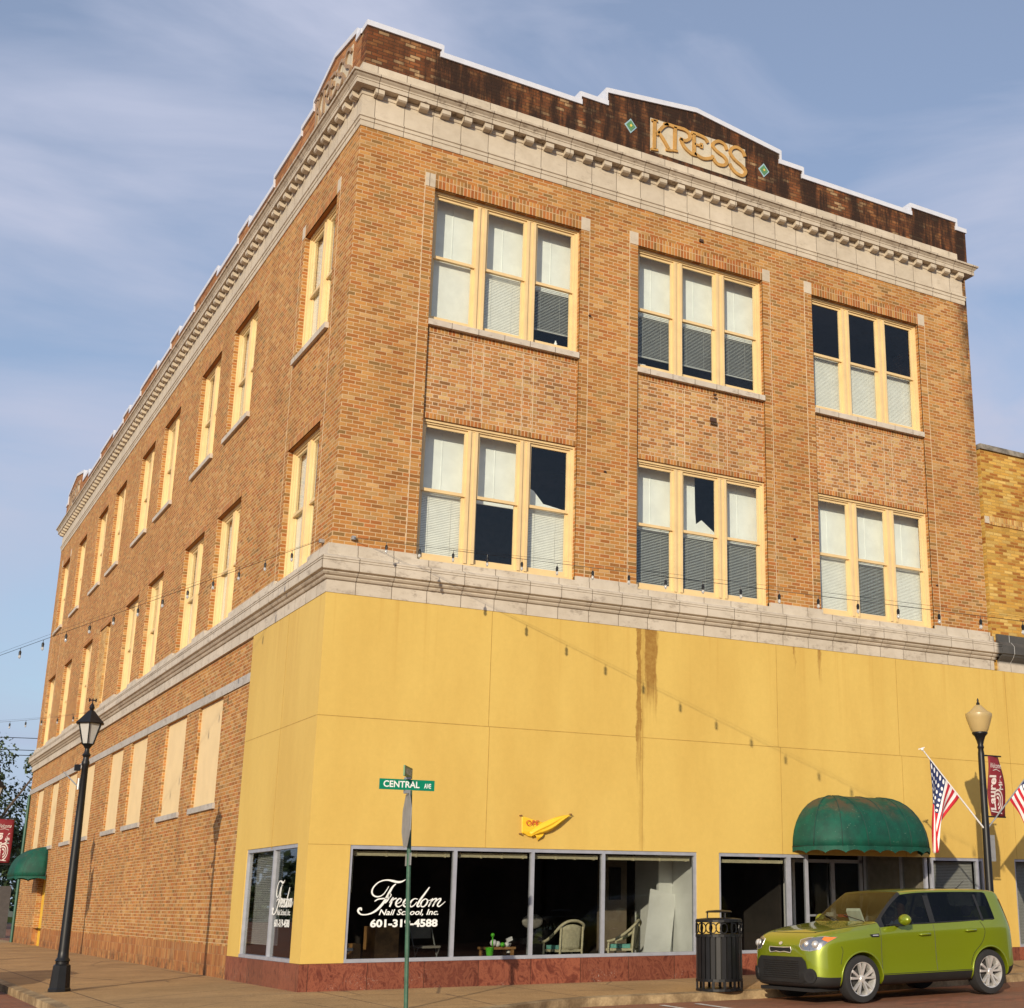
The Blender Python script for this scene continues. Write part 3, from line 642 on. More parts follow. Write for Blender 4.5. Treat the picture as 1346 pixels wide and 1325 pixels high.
# ------------------------------------------------------------------ windows
def window(fac,u0,u1,z0,z1,n,upper,lower,narrow=False):
    fr=MB(); sh=MB(); pn=MB(); wb=MB(); 
    D=.13
    fr.fb(fac,u0,u0+.075,D,D+.12,z0,z1); fr.fb(fac,u1-.075,u1,D,D+.12,z0,z1)
    fr.fb(fac,u0+.075,u1-.075,D,D+.12,z1-.075,z1); fr.fb(fac,u0+.075,u1-.075,D,D+.14,z0,z0+.055)
    fr.fb(fac,u0+.0,u1-.0,D-.03,D-.001,z1-.045,z1-.001)
    fr.fb(fac,u0,u0+.03,D-.03,D-.001,z0,z1-.046); fr.fb(fac,u1-.03,u1,D-.03,D-.001,z0,z1-.046)
    mw=.19; cw=(u1-u0-.15-mw*(n-1))/n
    cols=[]; u=u0+.075
    for i in range(n):
        cols.append((u,u+cw)); 
        if i<n-1:
            fr.fb(fac,u+cw,u+cw+.055,D-.02,D+.12,z0+.05,z1-.074); fr.fb(fac,u+cw+.055,u+cw+mw-.055,D+.008,D+.12,z0+.05,z1-.074); fr.fb(fac,u+cw+mw-.055,u+cw+mw,D-.02,D+.12,z0+.05,z1-.074)
        u+=cw+mw
    win=fr.build('window',M['cream'],bld)
    zm=z0+(z1-z0)*.50; s_=.05
    for (a,b) in cols:
        zt_=z1-.075; zb_=z0+.055
        for lo,hi,d,bot,top in ((zm-.02,zt_,D+.03,.055,s_),(zb_,zm+.03,D+.07,.10,.045)):
            sh.fb(fac,a,a+s_,d,d+.038,lo,hi); sh.fb(fac,b-s_,b,d,d+.038,lo,hi)
            sh.fb(fac,a+s_,b-s_,d-.003,d+.038,lo,lo+bot); sh.fb(fac,a+s_,b-s_,d,d+.038,hi-top,hi)
            pn.fb(fac,a+s_-.005,b-s_+.005,d+.018,d+.022,lo+bot-.005,hi-top+.005)
    sh.build('sash',M['cream'],win); pn.build('pane',M['glass'],win)
    for k,(a,b) in enumerate(cols):
        up_,lo_=upper[k],lower[k]
        db_=D+(.17 if fac=='F' else .115); dp_=.13 if fac=='F' else .03
        if up_ in 'WBH':
            p=MB(); zl=zm-.02
            if up_=='W':
                p.fb(fac,a-.04,b+.20,db_+dp_,db_+dp_+.02,zl,z1+.05); p.fb(fac,(a+b)/2+.05,(a+b)/2+.062,db_+dp_-.008,db_+dp_,zl+.15,z1-.05); p.fb(fac,a,b+.19,db_+dp_-.02,db_+dp_-.009,zl,zl+.09)
            elif up_=='B':      # broken panel, a lower jagged piece remains
                P=(lambda u_,d,z:(u_,d,z)) if fac=='F' else (lambda u_,d,z:(d,u_,z))
                pts=[(a-.02,zl),(b+.18,zl),(b+.18,zl+.12),(a+.45,zl+.2),(a+.25,zl+.42),(a+.06,zl+.5),(a+.05,z1),(a-.02,z1)]
                n_=len(pts); p.add([P(q[0],db_+dp_,q[1]) for q in pts]+[P(q[0],db_+dp_+.02,q[1]) for q in pts],[tuple(range(n_)),tuple(reversed(range(n_,2*n_)))]+[(i,(i+1)%n_,(i+1)%n_+n_,i+n_) for i in range(n_)])
            else:
                P=(lambda u_,d,z:(u_,d,z)) if fac=='F' else (lambda u_,d,z:(d,u_,z))
                c=(a+b)/2+.06
                pts=[(a-.02,zl),(b+.18,zl),(b+.18,zl+.14),(c+.16,zl+.40),(c+.03,zl+.30),(c+.01,zl+.55),(c,z1),(a-.02,z1)]
                n_=len(pts); p.add([P(q[0],db_+dp_,q[1]) for q in pts]+[P(q[0],db_+dp_+.02,q[1]) for q in pts],[tuple(range(n_)),tuple(reversed(range(n_,2*n_)))]+[(i,(i+1)%n_,(i+1)%n_+n_,i+n_) for i in range(n_)])
            p.build('panel',M['white'],win)
        if lo_ in 'LDGS':
            p=MB(); z=zm+.02; zend=z0+.10
            if lo_=='G': zend=z0+.42+random.uniform(-.04,.1)
            if lo_=='S': p.fb(fac,a,b,db_,db_+.012,zend,zm+.05); mt=M['blind']
            else:
                tilt=R(76) if lo_=='L' else R(52); hw=.0145 if lo_=='L' else .0115; pitch_=.031
                k_=0
                while z>zend:
                    dy,dz=math.cos(tilt)*hw,math.sin(tilt)*hw; sag=random.uniform(-.0015,.0015)
                    if fac=='F': p.add([(a,db_-dy,z-dz+sag),(b,db_-dy,z-dz-sag),(b,db_+dy,z+dz),(a,db_+dy,z+dz)],[(0,1,2,3)])
                    else: p.add([(db_-dy,a,z-dz+sag),(db_-dy,b,z-dz-sag),(db_+dy,b,z+dz),(db_+dy,a,z+dz)],[(0,1,2,3)])
                    z-=pitch_
                p.fb(fac,a,b,db_-.015,db_+.015,zend-.03,zend-.005)
                for q in(.25,.75): c=a+(b-a)*q; p.fb(fac,c-.002,c+.002,db_-.016,db_-.014,zend,zm)
                mt=M['blind'] if lo_=='L' else M['blind_grey']
            p.build('blind',mt,win)
    return win
S3=[('WWW','SLG'),('WWW','GGG'),('NNN','LLL')]; S2=[('WWB','LNL'),('WHW','DDD'),('WWW','LDL')]
for (a,b),s in zip(bays,S3): window('F',a,b,11.38,14.0,3,*s)
for (a,b),s in zip(bays,S2): window('F',a,b,6.95,9.52,3,*s)
rc=['WW']*9
for i,(a,b) in enumerate(lw): window('L',a,b,11.38,14.0,2,rc[i],'SL' if i%3 else 'SS')
for i,(a,b) in enumerate(lw):
    if i==5: window('L',a,a+.80,6.95,9.52,1,'W','S')
    else: window('L',a,b,6.95,9.52,2,rc[(i+3)%9],'SS' if i%2 else 'LS')
# small things standing in upper windows
MB().lathe((4.16,.30,11.46),[(.03,0),(.032,.15),(.015,.17),(.015,.2)],10).lathe((4.02,.32,11.46),[(.05,0),(.055,.06),(.03,.08)],10).build('bottle',M['whitep'],None,smooth=True,label='small white bottle and jar on the top floor left front window ledge',cat='bottle')
MB().box(6.02,6.16,.30,.40,11.46,11.60).box(6.2,6.32,.30,.38,11.46,11.56).build('carton',M['whitep'],None,label='small white cartons on the top floor middle front window ledge',cat='carton')

# ------------------------------------------------------------------ yellow cladding and shop front
def clad(mb_,x0,x1,z0,z1): mb_.box(x0,x1,-.045,.05,z0,z1)
HD=2.17; GT=.40
cl=MB(); clad(cl,-.045,BW,HD,6.17); cl.box(-.045,.05,.05,4.35,HD+.03,6.17)
clad(cl,-.045,.63,GT,HD); clad(cl,7.08,7.56,GT,HD); clad(cl,14.15,BW,GT,HD)
cl.box(-.045,.05,.05,.50,GT,HD+.03); cl.box(-.045,.05,3.55,4.35,GT,HD+.03)
cl.build('cladding',M['yellow'],bld)
sm=MB(); s0,s1=-.0475,-.04
sm.box(-.045,BW,s0,s1,4.165,4.177); sm.box(-.047,-.04,0,4.35,4.165,4.177)
for x in(2.92,5.93,9.0,12.05): sm.box(x-.005,x+.005,s0,s1,HD,4.165)
for x in(2.90,5.93,8.95,12.0): sm.box(x-.005,x+.005,s0,s1,4.177,6.17)
sm.box(-.045,.63,s0,s1,HD-.004,HD+.004); sm.box(-.0475,-.04,2.0,2.01,HD,6.17)
sm.build('panel_joint',M['seam'],bld)
gr=MB(); gr.box(-.06,9.15,-.06,.1,-.3,GT-.003); gr.box(12.75,BW,-.06,.1,-.3,GT-.003); gr.box(-.06,.1,.1,4.32,-.3,GT-.003)
gr.build('granite_base',M['granite'],bld)
def shopwin(name,x0,x1,mull,z0=GT,z1=HD,d=.0,fac='F',lab=None,g='glass_shop'):
    f=MB(); p=MB()
    f.fb(fac,x0,x1,d-.03,d+.06,z1-.06,z1); f.fb(fac,x0,x1,d-.045,d+.09,z0,z0+.055)
    f.fb(fac,x0,x0+.045,d-.03,d+.06,z0+.055,z1-.06); f.fb(fac,x1-.045,x1,d-.03,d+.06,z0+.055,z1-.06)
    for m_ in mull: f.fb(fac,m_-.028,m_+.028,d-.035,d+.06,z0+.055,z1-.06)
    w=f.build(name,M['alu'],bld)
    p.fb(fac,x0+.02,x1-.02,d+.012,d+.018,z0+.03,z1-.03); p.build('pane',M[g],w)
    if lab: w['label']=lab
    return w
sf=shopwin('shop_window',.63,7.08,[2.41,3.81,5.17])
sl=shopwin('shop_window',.50,3.55,[1.86],z0=GT,z1=HD+.03,fac='L')
s2=shopwin('shop_window',7.56,9.15,[])
s3=shopwin('shop_window',9.15,9.60,[],z0=.12)
s4=shopwin('shop_window',12.72,14.15,[13.98])
# shades and head rails
hr=MB()
for a,b in((.68,2.38),(2.44,3.78),(3.84,5.14),(5.2,7.03)): 
    hr.box(a+.02,b-.02,.10,.15,2.015,2.085)
    for k in range(4): c=a+.1+(b-a-.2)*k/3; hr.box(c-.012,c+.012,.09,.155,2.005,2.09)
hr.box(7.6,9.1,.10,.15,2.0,2.06)
for x in(.74,): hr.box(x,x+.006,.12,.126,1.45,2.02)
hr.box(2.47,2.476,.12,.126,1.68,2.02)
hr.build('blind_head_rail',M['wicker'],sf)
def slat_shade(mb_,fac,a,b,z0,z1,d,pitch_=.03):
    z=z0
    while z<z1:
        if fac=='F': mb_.add([(a,d-.008,z),(b,d-.008,z),(b,d+.008,z+.027),(a,d+.008,z+.027)],[(0,1,2,3)])
        elif fac=='R': mb_.add([(d-.008,a,z),(d-.008,b,z),(d+.008,b,z+.027),(d+.008,a,z+.027)],[(0,1,2,3)])
        z+=pitch_
M['shade']=simple('vertical_shade_grey',(.46,.46,.45),.7,var=.05,nscale=2)
sh=MB(); slat_shade(sh,'F',12.78,13.95,.45,2.1,.12); sh.build('blind',M['shade'],s4)
sh=MB(); slat_shade(sh,'R',1.9,3.5,.62,2.15,.14); sh.build('blind',M['shade'],sl)
# interior of the shop
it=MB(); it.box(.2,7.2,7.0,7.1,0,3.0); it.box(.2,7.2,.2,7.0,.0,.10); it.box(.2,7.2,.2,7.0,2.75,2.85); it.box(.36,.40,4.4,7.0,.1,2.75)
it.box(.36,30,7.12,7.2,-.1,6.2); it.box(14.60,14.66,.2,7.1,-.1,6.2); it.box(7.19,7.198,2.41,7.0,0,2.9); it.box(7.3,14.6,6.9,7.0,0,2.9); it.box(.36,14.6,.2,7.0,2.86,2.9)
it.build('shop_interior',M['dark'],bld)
MB().box(7.20,7.28,.05,2.4,.0,2.75).box(6.9,7.195,1.0,1.08,.1,2.75).build('partition',M['white'],bld)
MB().box(6.3,6.9,2.2,2.28,.1,2.75).box(7.3,9.0,3.2,3.3,0,2.9).build('partition',M['tan'],bld)
MB().box(7.95,8.75,3.12,3.18,.1,2.1).build('inner_door',M['brown_dark'],bld,label='dark brown inner door behind the glass')
MB().box(7.3,14.6,.2,3.6,-.05,.11).build('entrance_floor',M['conc'],bld)
MB().box(7.3,14.6,.08,3.6,2.42,2.5).build('entrance_ceiling',M['tan'],bld)
# entrance recess: door at y=2, right return with shade
dr=MB(); y=2.0
for a,b in((10.2,10.26),(11.08,11.14),(12.5,12.58)): dr.box(a,b,y,y+.06,.11,2.42)
dr.box(10.2,12.58,y,y+.06,2.10,2.17); dr.box(10.2,12.58,y,y+.06,.11,.28)
dr.box(11.72,11.82,y-.01,y+.05,.28,2.10); dr.box(11.14,12.5,y-.02,y+.05,1.02,1.06)
dw=dr.build('entrance_door',M['alu'],bld)
MB().box(10.22,12.56,y+.025,y+.03,.25,2.4).build('pane',M['glass_shop'],dw)
MB().box(11.55,11.72,y-.05,y-.02,1.02,1.10).build('push_bar',M['whitep'],dw)
MB().box(11.86,12.1,y-.05,y-.02,1.0,1.06).build('push_bar',M['red'],dw)
mk2=MB()
P=lambda u,z,d:(12.02+u,d,1.28+z)
for s_ in ([(0,0),(.02,.12),(.1,.2),(.2,.22)],[(.02,.02),(-.04,-.06),(-.02,-.12),(.05,-.1),(.1,.0),(.16,.2)],[(0,.06),(.14,.07)]): ribbon(mk2,crom(s_),.018,P,y+.010,y+.014)
mk2.build('door_lettering',M['plastic_grey'],dw)
rw=MB(); rw.box(12.62,12.68,.06,2.0,.11,.42); rw.box(12.60,12.68,.06,.11,.42,2.42); rw.box(12.60,12.68,.78,.83,.42,2.42); rw.box(12.60,12.68,1.95,2.0,.42,2.42)
rwo=rw.build('return_window',M['alu'],bld)
MB().box(12.69,12.70,.1,1.98,.4,2.42).build('shade',simple('tan_shade',(.45,.39,.31),.7),rwo)
MB().box(12.635,12.64,.1,1.98,.42,2.42).build('pane',M['glass_shop'],rwo)
MB().box(9.56,12.7,5.2,5.3,.1,2.5).box(9.66,9.70,1.0,3.3,.1,2.42).build('partition',M['dark'],bld)
v_=MB()
for i,x in enumerate((9.72,9.82,9.92)): v_.box(x,x+.05,.9,.95,.12,2.1)
v_.build('vertical_blind',M['whitep'],bld)

# lettering helpers
def text_mesh(s,bold=0.0,shear=0.0,space=1.0):
    cu=bpy.data.curves.new('t','FONT'); cu.body=s; cu.offset=bold; cu.shear=shear; cu.space_character=space; cu.resolution_u=3
    o=bpy.data.objects.new('t',cu); COL.objects.link(o); dg=bpy.context.evaluated_depsgraph_get(); dg.update()
    me=bpy.data.meshes.new_from_object(o.evaluated_get(dg)); vs=[tuple(v.co) for v in me.vertices]; fs=[tuple(p.vertices) for p in me.polygons]
    bpy.data.objects.remove(o); bpy.data.meshes.remove(me)
    x0=min(v[0] for v in vs); x1=max(v[0] for v in vs); y0=min(v[1] for v in vs); y1=max(v[1] for v in vs)
    return [((v[0]-x0)/(x1-x0),(v[1]-y0)/(y1-y0)) for v in vs],fs
def put_text(mb_,s,P,u0,u1,z0,z1,bold=0.0,shear=0.0,space=1.0,d=0.0):
    vs,fs=text_mesh(s,bold,shear,space)
    mb_.add([P(u0+v[0]*(u1-u0),z0+v[1]*(z1-z0),d) for v in vs],fs)
FR=[([(738,300),(700,322),(655,330),(600,318),(545,308),(490,315),(440,340),(400,385),(384,430),(394,470),(430,492),(475,488),(512,460),(538,420),(560,378)],[4,16,22,22,14,12,12,14,16,16,14,11,9,8,6]),
([(634,350),(600,385),(572,440),(545,500),(505,570),(450,635),(390,675),(330,690),(280,685),(252,655),(258,628),(280,622),(284,645)],[10,18,24,26,26,22,16,12,14,20,22,20,12]),
([(418,545),(450,522),(500,514),(545,512),(575,505)],[8,14,14,10,8]),
([(570,455),(590,470),(575,500),(560,490),(575,455)],[8,9,9,8,7]),([(575,500),(550,540),(530,565)],[10,14,10]),
([(575,560),(600,515),(612,505),(600,545),(580,605)],[6,8,14,18,16]),([(600,548),(625,518),(650,512)],[7,12,16]),
([(652,575),(690,552),(702,525),(684,513),(658,535),(645,575),(662,603),(695,597),(735,562)],[6,8,12,12,18,20,14,9,6]),
([(732,575),(770,552),(782,525),(764,513),(738,535),(725,575),(742,603),(775,597),(810,565)],[6,8,12,12,18,20,14,9,6]),
([(878,520),(845,515),(812,540),(795,582),(808,604),(838,592),(872,550)],[8,10,16,20,14,10,8]),
([(1002,385),(955,455),(905,530),(878,585),(888,604),(925,580)],[10,18,20,20,13,7]),
([(968,515),(935,532),(915,570),(922,600),(950,602),(978,572),(988,535),(968,515)],[10,14,18,14,12,16,14,10]),
([(985,530),(1010,535),(1030,520)],[6,6,6]),([(1045,510),(1022,560),(1000,604)],[10,16,14]),([(1015,575),(1050,527),(1080,513),(1082,528),(1045,604)],[6,9,14,16,14]),
([(1062,575),(1098,527),(1128,513),(1130,530),(1100,580),(1112,603),(1148,580),(1184,545)],[6,9,14,16,16,13,8,5])]
def freedom(parent,fac):
    g=MB()
    if fac=='F': P=lambda u,z,d:(u,d,z); a0,ax=.66,.00155; s_=1; dd=-.0
    else: P=lambda u,z,d:(d,u,z); a0,ax=1.97,-.00118; s_=-1
    U=lambda a:a0+(a-140)*ax
    Z=lambda b:2.064-.001378*b
    for pts,ws in FR:
        q=crom([(p[0],p[1],w) for p,w in zip(pts,ws)],4)
        ribbon(g,[(U(p[0]),Z(p[1])) for p in q],[max(.006,p[2]*.00150) for p in q],P,.006,.011)
    put_text(g,'Nail School, Inc.',P,U(468),U(1112),Z(708),Z(632),.018,.28,1.0,.006)
    put_text(g,'601-319-4588',P,U(383),U(1108),Z(832),Z(740),.04,0,1.0,.006)
    g.build('window_lettering',M['signwhite'],parent)
freedom(sf,'F'); freedom(sl,'L')

# side door and its awning
MB().box(.18,.24,DOOR[0],DOOR[1],-.05,2.25).build('side_door',simple('door_yellow',(.74,.45,.04),.5),bld,label='yellow side door under the far green awning')
def awning(fac,u0,u1,z0,h,p,rad,val=.12,lab=''):
    aw=MB(); n=40; mseg=10
    P=(lambda u,d,z:(u,-d,z)) if fac=='F' else (lambda u,d,z:(-d,u,z))
    # plan curve from left wall end to right wall end
    plan=[]
    for i in range(n+1):
        t=i/n
        L1=math.pi/2*rad; Ls=(u1-u0-2*rad); T=L1*2+Ls; s_=t*T
        if s_<L1: a=s_/rad; plan.append((u0+rad-rad*math.cos(a),p*math.sin(a),u0+rad))
        elif s_<L1+Ls: x=u0+rad+s_-L1; plan.append((x,p,x))
        else: a=(s_-L1-Ls)/rad; plan.append((u1-rad+rad*math.sin(a),p*math.cos(a),u1-rad))
    b=0
    for j in range(mseg+1):
        q=math.pi/2*j/mseg
        for i,(u,d,c) in enumerate(plan):
            k=math.cos(q)**.9; sg=0 if j in(0,mseg) else .012*abs(math.sin(i*math.pi/5))
            aw.v.append(P(c+(u-c)*k,max(0.02,d*k-sg),z0+h*math.sin(q)**.95-sg))
    for j in range(mseg):
        for i in range(n): a=j*(n+1)+i; aw.f.append((a,a+1,a+n+2,a+n+1)); aw.m.append(0)
    a_=aw.build('awning',M['awn'],bld,smooth=True,label=lab)
    md=a_.modifiers.new('t','SOLIDIFY'); md.thickness=.006
    v=MB(); N_=n*4
    pts=[]
    for i in range(N_+1):
        t=i/N_*n; i0=min(int(t),n-1); f=t-i0; A,B=plan[i0],plan[i0+1]; pts.append((A[0]+(B[0]-A[0])*f,A[1]+(B[1]-A[1])*f))
    for i,(u,d) in enumerate(pts):
        v.v.append(P(u,d+.004,z0+.01)); v.v.append(P(u,d+.004,z0-val+.06*abs(math.sin(i*math.pi/14))**.7))
    for i in range(N_): v.f.append((2*i,2*i+2,2*i+3,2*i+1)); v.m.append(0)
    vo=v.build('valance',M['awn'],a_,rel=False); vo.modifiers.new('t','SOLIDIFY').thickness=.004
    fr=MB(); sm_=MB()
    fr.tube([P(u,d*.96,z0+.01) for u,d in pts[::4]],.010,6)
    for i in range(0,n+1,5):
        u,d,c=plan[i]; sm_.tube([P(c+(u-c)*math.cos(q*math.pi/20)**.9,max(.02,(d+.004)*math.cos(q*math.pi/20)**.9),z0+h*1.002*math.sin(q*math.pi/20)**.95) for q in range(11)],.009,5); fr.tube([P(c+(u-c)*math.cos(q*math.pi/20)**.9,max(.02,d*.97*math.cos(q*math.pi/20)**.9),z0+h*.98*math.sin(q*math.pi/20)) for q in range(11)],.01,5)
    fr.build('awning_frame',M['black'],a_); sm_.build('seam',M['awnseam'],a_,smooth=True)
def awn():
    t=NT('awning_canvas_green'); P=t.pos(); x,y,z=t.xyz(P)
    n=t.noise(t.scale(P,(1,1,.7)),3,6,.7); c=t.mix(t.step(n,.3,.7),(.005,.085,.055,1),(.008,.050,.036,1))
    s=t.ma('MULTIPLY',t.step(t.noise(P,2.2,5,.7),.45,.62),t.step(z,2.7,3.25))
    c=t.mix(t.ma('MULTIPLY',s,.8),c,(.10,.06,.035,1))
    c=t.mix(t.ma('MULTIPLY',t.step(t.noise(P,40,2),.72,.76),.6),c,(.4,.5,.4,1))
    return t.pbr(c,.62,t.bump(t.noise(P,5,4),.02,.5),spec=.25)
M['awn']=awn(); M['awnseam']=simple('awning_seam',(.006,.045,.035),.7)
awning('F',9.23,12.35,2.30,1.0,1.05,1.0,lab='large green domed canvas awning over the shop entrance')
awning('L',28.9,31.4,2.22,.95,.95,.45,lab='green canvas awning over the far yellow side door')
MB().tube([(-.06,35.6,0),(-.06,35.6,5.3)],.05,8).build('downspout',simple('downspout_green',(.02,.09,.06),.5),bld)
M['rust']=simple('rust_iron',(.06,.03,.02),.8)
# anchors and marks on the brick
for x,z,r in((7.55,10.60,.07),(4.72,12.2,.02),(7.3,14.5,.045),(7.6,11.15,.03),(9.5,8.4,.02),(13.3,7.9,.02),(5.1,9.1,.02)): MB().box(x-r,x+r,-.04,.0,z-r*.6,z+r*.6).build('wall_anchor',M['rust'],bld)

# ------------------------------------------------------------------ neighbour and added unseen blocks opposite
nb=thing('brick_building',(22,0,0),'lower yellow blend brick building right of the corner building with dark stained ledge','building')
MB().box(14.86,30,0,20,6.2,11.30).build('wall',M['brick2'],nb)
MB().box(14.84,30.05,-.05,20,11.30,11.42).build('coping',simple('coping_stained',(.20,.18,.15),.8,var=.6,nscale=3),nb)
MB().box(15.0,30,-.02,.05,9.52,9.72).build('soldier_course',brick('brick2_soldier',[(.62,.40,.13),(.55,.31,.09),(.66,.45,.17),(.45,.22,.07)],w=.22,h=.0677,soldier=True,mortar=(.52,.34,.14)),nb)
MB().box(14.87,15.0,-.02,.05,9.54,9.70).build('corner_block',M['tc'],nb)
b2=MB()
def sweepR(mb_,prof,x0,x1):
    b=len(mb_.v); n=len(prof)
    for e,z in prof: mb_.v+=[(x0,-e,z),(x1,-e,z)]
    for i in range(n-1): mb_.f.append((b+2*i,b+2*i+1,b+2*i+3,b+2*i+2)); mb_.m.append(0)
    mb_.f.append(tuple(b+2*i for i in range(n))); mb_.m.append(0)
sweepR(b2,[(-.1,6.17),(.05,6.17),(.05,6.385),(.10,6.43),(.15,6.49),(.165,6.53),(.19,6.545),(.19,6.72),(.10,6.82),(.055,6.83),(.055,6.99),(-.1,6.99)],14.96,30)
b2.build('belt_course',M['belt'],nb)
c2=MB(); clad(c2,BW+.003,30,HD,6.17); clad(c2,BW+.003,15.02,GT,HD); clad(c2,18.2,19,GT,HD); clad(c2,24,25,GT,HD); c2.build('cladding',M['yellow'],nb)
s_=MB(); s_.box(BW+.003,30,s0,s1,4.165,4.177); s_.box(15.1,15.11,s0,s1,HD,6.17); s_.build('panel_joint',M['seam'],nb)
MB().box(BW+.003,30,-.06,.1,-.1,GT).build('granite_base',M['granite'],nb)
f=MB(); f.box(15.02,18.2,-.03,.06,HD-.05,HD); f.box(15.02,18.2,-.045,.09,GT,GT+.05); f.box(15.02,15.06,-.03,.06,GT+.05,HD-.05); wn_=f.build('shop_window',M['alu'],nb)
MB().box(15.04,18.2,.012,.018,GT,HD).build('pane',M['glass_shop'],wn_); sh=MB(); slat_shade(sh,'F',15.1,18.1,.45,2.14,.12); sh.build('blind',M['shade'],wn_)

def plainblock(x0,x1,y0,y1,h,mat,lab):  # unseen block, added to keep the shop glass reflections dark
    b=thing('brick_building',((x0+x1)/2,(y0+y1)/2,0),lab,'building')
    MB().box(x0,x1,y0,y1,-.2,h).build('wall',mat,b)
    w=MB(); x=x0+1
    while x<x1-2: w.box(x,x+1.4,y1,y1+.03,.8,2.6); w.box(x,x+1.2,y1,y1+.03,4.0,5.6); x+=3
    w.build('window',M['black'],b); MB().box(x0-.1,x1+.1,y0-.1,y1+.15,h,h+.25).build('coping',M['conc'],b)
plainblock(4,17,-38,-26.5,7.2,M['brown_dark'],'unseen low brown block added behind the camera for the shop glass to reflect')
plainblock(17.2,40,-40,-26.5,7.0,M['dark'],'unseen low dark block added behind the camera for the shop glass to reflect')
plainblock(40.2,64,-40,-26.5,7.3,M['brown_dark'],'second unseen brown block added farther along for the shop glass to reflect')

# ------------------------------------------------------------------ things inside the shop window
def wicker(x,y,rz,lab):
    t=thing('wicker_chair',(x,y,.10),lab,'chair','cream wicker chairs in the shop window',rot=(0,0,rz))
    s=MB(); s.box(-.25,.25,-.24,.24,.36,.40); s.build('seat',M['wicker'],t,rel=True)
    MB().box(-.22,.22,-.20,.22,.405,.47).build('cushion',M['teal'],t,rel=True)
    # curved back (at -y side, which is turned to the window)
    b=MB(); n=12
    for i in range(n+1):
        a=math.pi*i/n; 
    vs=[];fs=[]
    for j in range(7):
        z=.40+.42*j/6
        for i in range(9):
            u=-.21+.42*i/8; top=.78+.045*math.cos(u/.21*math.pi/2)
            zz=.38+(top-.38)*j/6; d=-.24-.05*j/6+.03*(u/.21)**2
            vs.append((u,d,zz))
    for j in range(6):
        for i in range(8): fs.append((j*9+i,j*9+i+1,j*9+i+10,j*9+i+9))
    b.add(vs,fs); bo=b.build('backrest',M['wicker'],t,rel=True,smooth=True); bo.modifiers.new('s','SOLIDIFY').thickness=.012
    a=MB()
    pts=[(-.31,.20,.52),(-.31,.05,.56),(-.29,-.12,.66),(-.24,-.28,.80),(-.12,-.31,.87),(0,-.32,.885),(.12,-.31,.87),(.24,-.28,.80),(.29,-.12,.66),(.31,.05,.56),(.31,.20,.52)]
    a.tube(crom(pts,4),.026,8); a.tube([(-.30,.18,.52),(-.30,.20,.0)],.02,7); a.tube([(.30,.18,.52),(.30,.20,.0)],.02,7)
    a.build('arm_rail',M['wicker'],t,rel=True,smooth=True)
    for sx in(-.23,.23): MB().tube([(sx,-.27,.78),(sx,-.24,.38),(sx,-.26,0)],.02,7).build('leg',M['wicker'],t,rel=True,smooth=True)
wicker(5.02,1.15,R(6),'cream wicker armchair facing away in the third pane of the shop window')
wicker(6.24,1.2,R(48),'cream wicker armchair with teal cushion turned sideways beside the leaning white board')
b=MB(); b.obox((7.02,.80,.83),(.28,0,0),(0,.012,0),(0,.0,.70)); 
wbd=b.build('white_board',M['white'],None,label='tall white board leaning against the inner wall behind the last pane',cat='board')
wbd.rotation_euler=(0,R(10),0); 
wbd.location=(-.12,0,1.23) if False else (0,0,0)
# rotate about its own base
me=wbd.data; me.transform(Matrix.Translation((7.0,.8,.12))@Matrix.Rotation(R(11),4,'Y')@Matrix.Rotation(R(-6),4,'X')@Matrix.Translation((-7.02,-.80,-.13))); wbd.rotation_euler=(0,0,0); me.transform(Matrix.Translation((-.30,0,0)))
MB().box(6.5,6.75,2.16,2.19,1.35,1.95).build('picture_frame',M['black'],None,label='dark framed picture hanging on the tan wall behind the white board',cat='picture')
MB().lathe((3.42,.75,.415),[(.05,0),(.072,.14),(.078,.15),(.07,.15),(.05,.02)],16).build('bucket',M['lime'],None,smooth='auto',label='small lime green bucket standing behind the second shop pane',cat='bucket')
MB().box(3.2,7.0,.10,.95,.30,.412) if False else None
t=thing('side_table',(3.75,1.2,.1),'low dark wooden table with nail care bottles behind the second pane','table')
MB().box(-.27,.27,-.2,.2,.42,.46).build('tabletop',M['wood'],t,rel=True)
for sx in(-.22,.22):
    for sy in(-.16,.16): MB().box(sx-.025,sx+.025,sy-.025,sy+.025,0,.42).build('leg',M['wood'],t,rel=True)
MB().sphere((3.62,1.05,.63),.06,8).sphere((3.70,1.05,.61),.05,8).sphere((3.86,1.02,.60),.045,8).build('cotton_jar',M['whitep'],None,smooth=True,label='white round jars on the low table in the shop window',cat='jar')
MB().sphere((3.58,1.0,.76),.035,8).sphere((3.76,.98,.60),.04,8).lathe((3.58,1.0,.57),[(.012,0),(.012,.17)],8).build('bottle',M['lime'],None,smooth=True,label='lime green bottles on the low table in the shop window',cat='bottle')
MB().lathe((3.93,1.1,.46),[(.03,0),(.03,.1),(.05,.16)],8).obox((3.94,1.1,.68),(.05,0,.02),(0,.02,0),(-.01,0,.03)).build('figurine',M['whitep'],None,label='white figurine at the right end of the low table in the shop window',cat='ornament')
MB().box(1.95,2.38,2.3,2.9,.1,.9).box(1.55,1.7,2.3,2.7,.1,.62).build('wooden_cabinet',M['wood'],None,label='oak plank cabinet standing behind the lettered shop pane',cat='cabinet')
